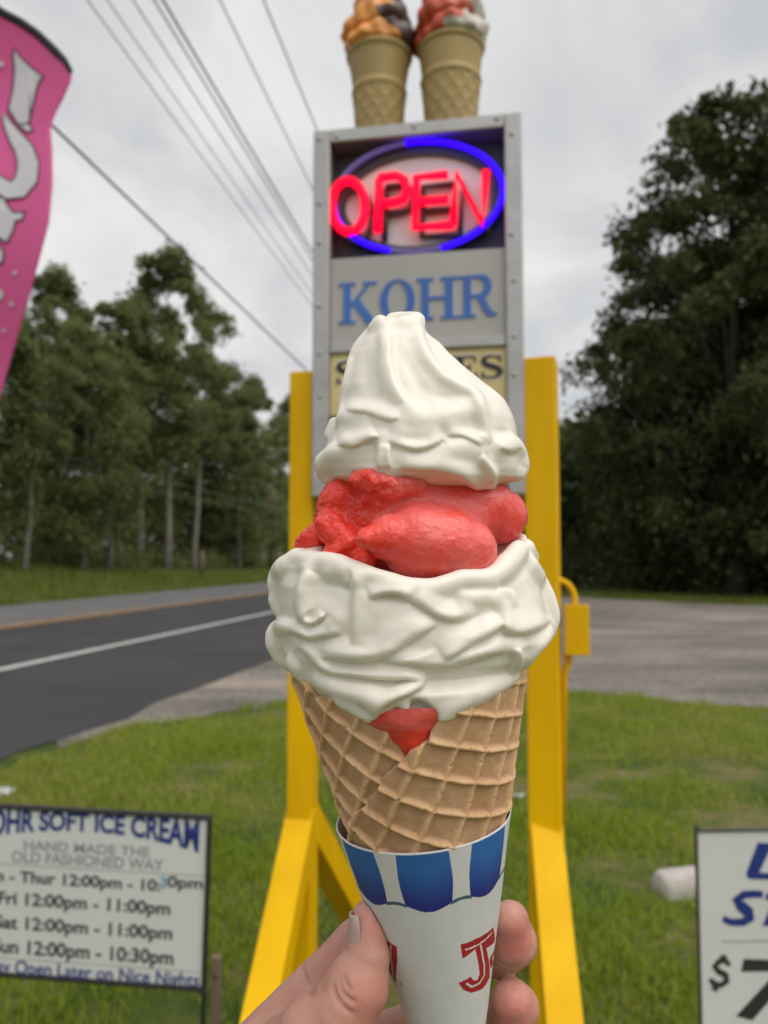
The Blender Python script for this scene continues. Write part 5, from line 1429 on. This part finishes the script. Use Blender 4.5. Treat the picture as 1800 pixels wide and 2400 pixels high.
i, j = np.meshgrid(np.arange(nth-1), np.arange(nr-1), indexing='ij'); q = (i*nr+j).ravel()
f1 = np.stack([q, q+nr, q+nr+1, q+1], 1); k = np.arange(nth-1)*nr+nr-1; f3 = np.stack([k, k+nr, k+nr+N, k+N], 1)
sleeve_pm = mat('paper_sleeve', attr='print', rough=.5, var=(.965, .965, .965), vscale=220, bump=.12, bscale=700, spec=.35); bump_dist(sleeve_pm, .0004)
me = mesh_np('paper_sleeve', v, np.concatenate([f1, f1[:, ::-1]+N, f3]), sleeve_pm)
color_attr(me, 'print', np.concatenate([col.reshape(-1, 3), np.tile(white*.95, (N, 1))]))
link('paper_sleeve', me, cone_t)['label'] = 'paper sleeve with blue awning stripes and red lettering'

# ------------------------------------------------------------------ the hand
skin_m = mat('skin', attr='skin', rough=.44, sss=.35, sssr=(1, .38, .22), ssss=.0030, var=(.90, .86, .85), vscale=110, bump=.25, bscale=520, spec=.42)
bump_dist(skin_m, .0006)
HH = 4.6
fH = Field((380, 2070, -420), (1310, 3360, 290), HH)
hp = lambda u, v, w: uvw(u, v, w)
HC = lambda pts, rs, sm=16, cut=False: fH.chain([hp(*p) for p in pts], rs, sm, cut)
# forearm, wrist, palm
HC([(700, 3400, -120), (690, 3100, -110), (700, 2860, -90)], [165, 140, 150], 30)
HC([(700, 2860, -90), (640, 2640, -80), (600, 2520, -85)], [150, 140, 104], 50)
HC([(760, 2800, -120), (760, 2600, -190)], [130, 100], 50)
# index finger behind the sleeve, its tip round the right side
HC([(598, 2486, -105), (700, 2372, -150), (842, 2222, -195)], [86, 78, 70], 18)
HC([(842, 2222, -195), (980, 2195, -240), (1120, 2215, -215)], [69, 58, 54], 18)
HC([(1120, 2225, -215), (1172, 2240, -140), (1203, 2208, -66)], [54, 53, 55], 14)
HC([(1203, 2208, -66), (1196, 2158, -48)], [54, 46], 14)
# middle finger
HC([(640, 2600, -150), (800, 2480, -230), (1000, 2400, -265)], [84, 72, 62], 24)
HC([(1000, 2400, -265), (1110, 2420, -215), (1172, 2405, -130), (1208, 2362, -60)], [60, 56, 54, 55], 14)
HC([(1208, 2362, -60), (1200, 2345, -44)], [54, 50], 12)
# ring and little fingers, below the frame
HC([(690, 2720, -190), (860, 2640, -250), (1010, 2570, -250), (1110, 2560, -180), (1160, 2520, -90)], [84, 70, 60, 54, 50], 14)
HC([(720, 2820, -200), (880, 2770, -230), (1010, 2730, -215), (1085, 2700, -150), (1120, 2660, -80)], [76, 60, 52, 46, 42], 12)
# thumb
HC([(640, 2660, -10), (690, 2510, 70), (742, 2432, 108)], [128, 108, 88], 26)
def HS(pts, r, k=6, sink=.35):
    """shallow crease cut where the line of sight meets the skin"""
    P = []
    for u, v in pts:
        for w in np.arange(275, -330, -3.0):
            p = uvw(u, v, w); i = [int(round((p[c]-fH.lo[c])/HH)) for c in range(3)]
            if fH.F[i[0], i[1], i[2]] < 0: break
        P.append(uvw(u, v, w+r*sink))
    n = len(P); fH.chain(P, [r*(.45+.55*math.sin(math.pi*(j+.5)/n)) for j in range(n)], k, True)
HC([(738, 2434, 100), (798, 2378, 116), (838, 2308, 112)], [88, 77, 68], 12)
HC([(838, 2308, 112), (862, 2240, 100), (864, 2178, 82)], [68, 51, 42], 12)
HC([(860, 2178, 80), (862, 2148, 74)], [43, 35], 10)
# web between thumb and finger
HC([(650, 2470, -40), (690, 2440, 10)], [70, 70], 24)
# creases
HS([(704, 2270), (708, 2290), (718, 2308), (734, 2328)], 11, 8, .1)
HS([(782, 2300), (781, 2318), (788, 2340), (804, 2360), (826, 2376)], 6, 6)
HS([(795, 2292), (796, 2312), (808, 2334), (830, 2348)], 5, 6)
HS([(806, 2290), (810, 2306), (824, 2322)], 4.5, 6)
HS([(1237, 2150), (1248, 2180), (1250, 2210), (1244, 2232)], 5, 6)
HS([(1229, 2152), (1240, 2184), (1240, 2212)], 4, 6)
HS([(1198, 2306), (1216, 2318), (1228, 2336), (1230, 2362)], 5, 6)
HS([(1168, 2255), (1190, 2268), (1212, 2262)], 6, 8)
v, f = fH.mesh(); v = relax(v, f, 3, .5)
v = v+vnormals(v, f)*(1.2*fbm(v*.03, 3)+.5*fbm(v*.12, 2))[:, None]
# the paper is stiff: skin that would cut through it flattens against it
W = field_world(v); rel = W-AP; h_ = rel@ax_v; rad = rel-h_[:, None]*ax_v; rr = np.linalg.norm(rad, axis=1)
lim = (h_+SN/sB)*sB/cB+.0004
cutm = (rr < lim) & (h_ > .02) & (h_ < RS1*cB+.002)
W[cutm] += rad[cutm]/np.maximum(rr[cutm], 1e-6)[:, None]*np.minimum(lim[cutm]-rr[cutm], .02)[:, None]
base = np.array([.58, .305, .235]); redc = np.array([.62, .225, .19]); pale = np.array([.62, .40, .30])
def near(c, r): return np.clip(1-np.linalg.norm(v-hp(*c), axis=1)/r, 0, 1)[:, None]
cl = np.tile(base, (len(v), 1))
for c, r, k in (((1208, 2200, -20), 75, .95), ((1205, 2375, -10), 80, .85), ((865, 2350, 170), 95, .6), ((880, 2165, 100), 60, .5), ((790, 2270, -70), 100, .6)):
    t = np.clip(near(c, r)*1.6, 0, 1)*k; cl = cl*(1-t)+redc*t
for c, r, k in (((640, 2345, -30), 60, .6), ((815, 2330, 180), 60, .4), ((870, 2120, 90), 40, .5), ((1180, 2120, -40), 40, .5)):
    t = near(c, r)*k; cl = cl*(1-t)+pale*t
bl_ = fbm(v*.018, 3)[:, None]; cl = cl*(1+.10*bl_*np.array([.3, 1, 1]))
hand_p = field_world(np.array([[700, 3360, -120]]))[0]
hand_t = thing('hand', 'bare left hand gripping the paper sleeve of the cone from below', 'hand', hand_p)
me = mesh_np('skin', W-hand_p, f, skin_m); color_attr(me, 'skin', cl)
link('skin', me, hand_t)
nail_m = mat('nail', (.54, .36, .33), .25, sss=.25, sssr=(1, .5, .4), ssss=.001, var=(.50, .37, .345), vscale=160, spec=.5)
def nail(c, along, normal, length, width, curve, label):
    """curved plate; c, vectors in field units"""
    c = hp(*c); a = np.array(along, float); a /= np.linalg.norm(a); n = np.array(normal, float); n -= a*(n@a); n /= np.linalg.norm(n); b = np.cross(a, n)
    V = []; F = []; nu, nv_ = 16, 20
    for i in range(nv_):
        t = i/(nv_-1)*2-1; hw = width*(1-abs(t)**3*.5)
        for j in range(nu):
            s = (j/(nu-1)*2-1); ang = s*1.0
            V.append(c+a*(t*length)+b*math.sin(ang)*hw/.84+n*(math.cos(ang)-1)*curve)
    for i in range(nv_-1):
        for j in range(nu-1): F.append((i*nu+j, i*nu+j+1, (i+1)*nu+j+1, (i+1)*nu+j))
    Wn = field_world(np.array(V))-hand_p
    o = link('fingernail', mesh_np('fingernail', Wn, np.array(F), nail_m), hand_t); o['label'] = label
    o.modifiers.new('thickness', 'SOLIDIFY').thickness = .0006
nail((822, 2192, 104), (.03, -1, -.14), (-.90, .05, .42), 44, 27, 24, 'thumbnail seen from the side')
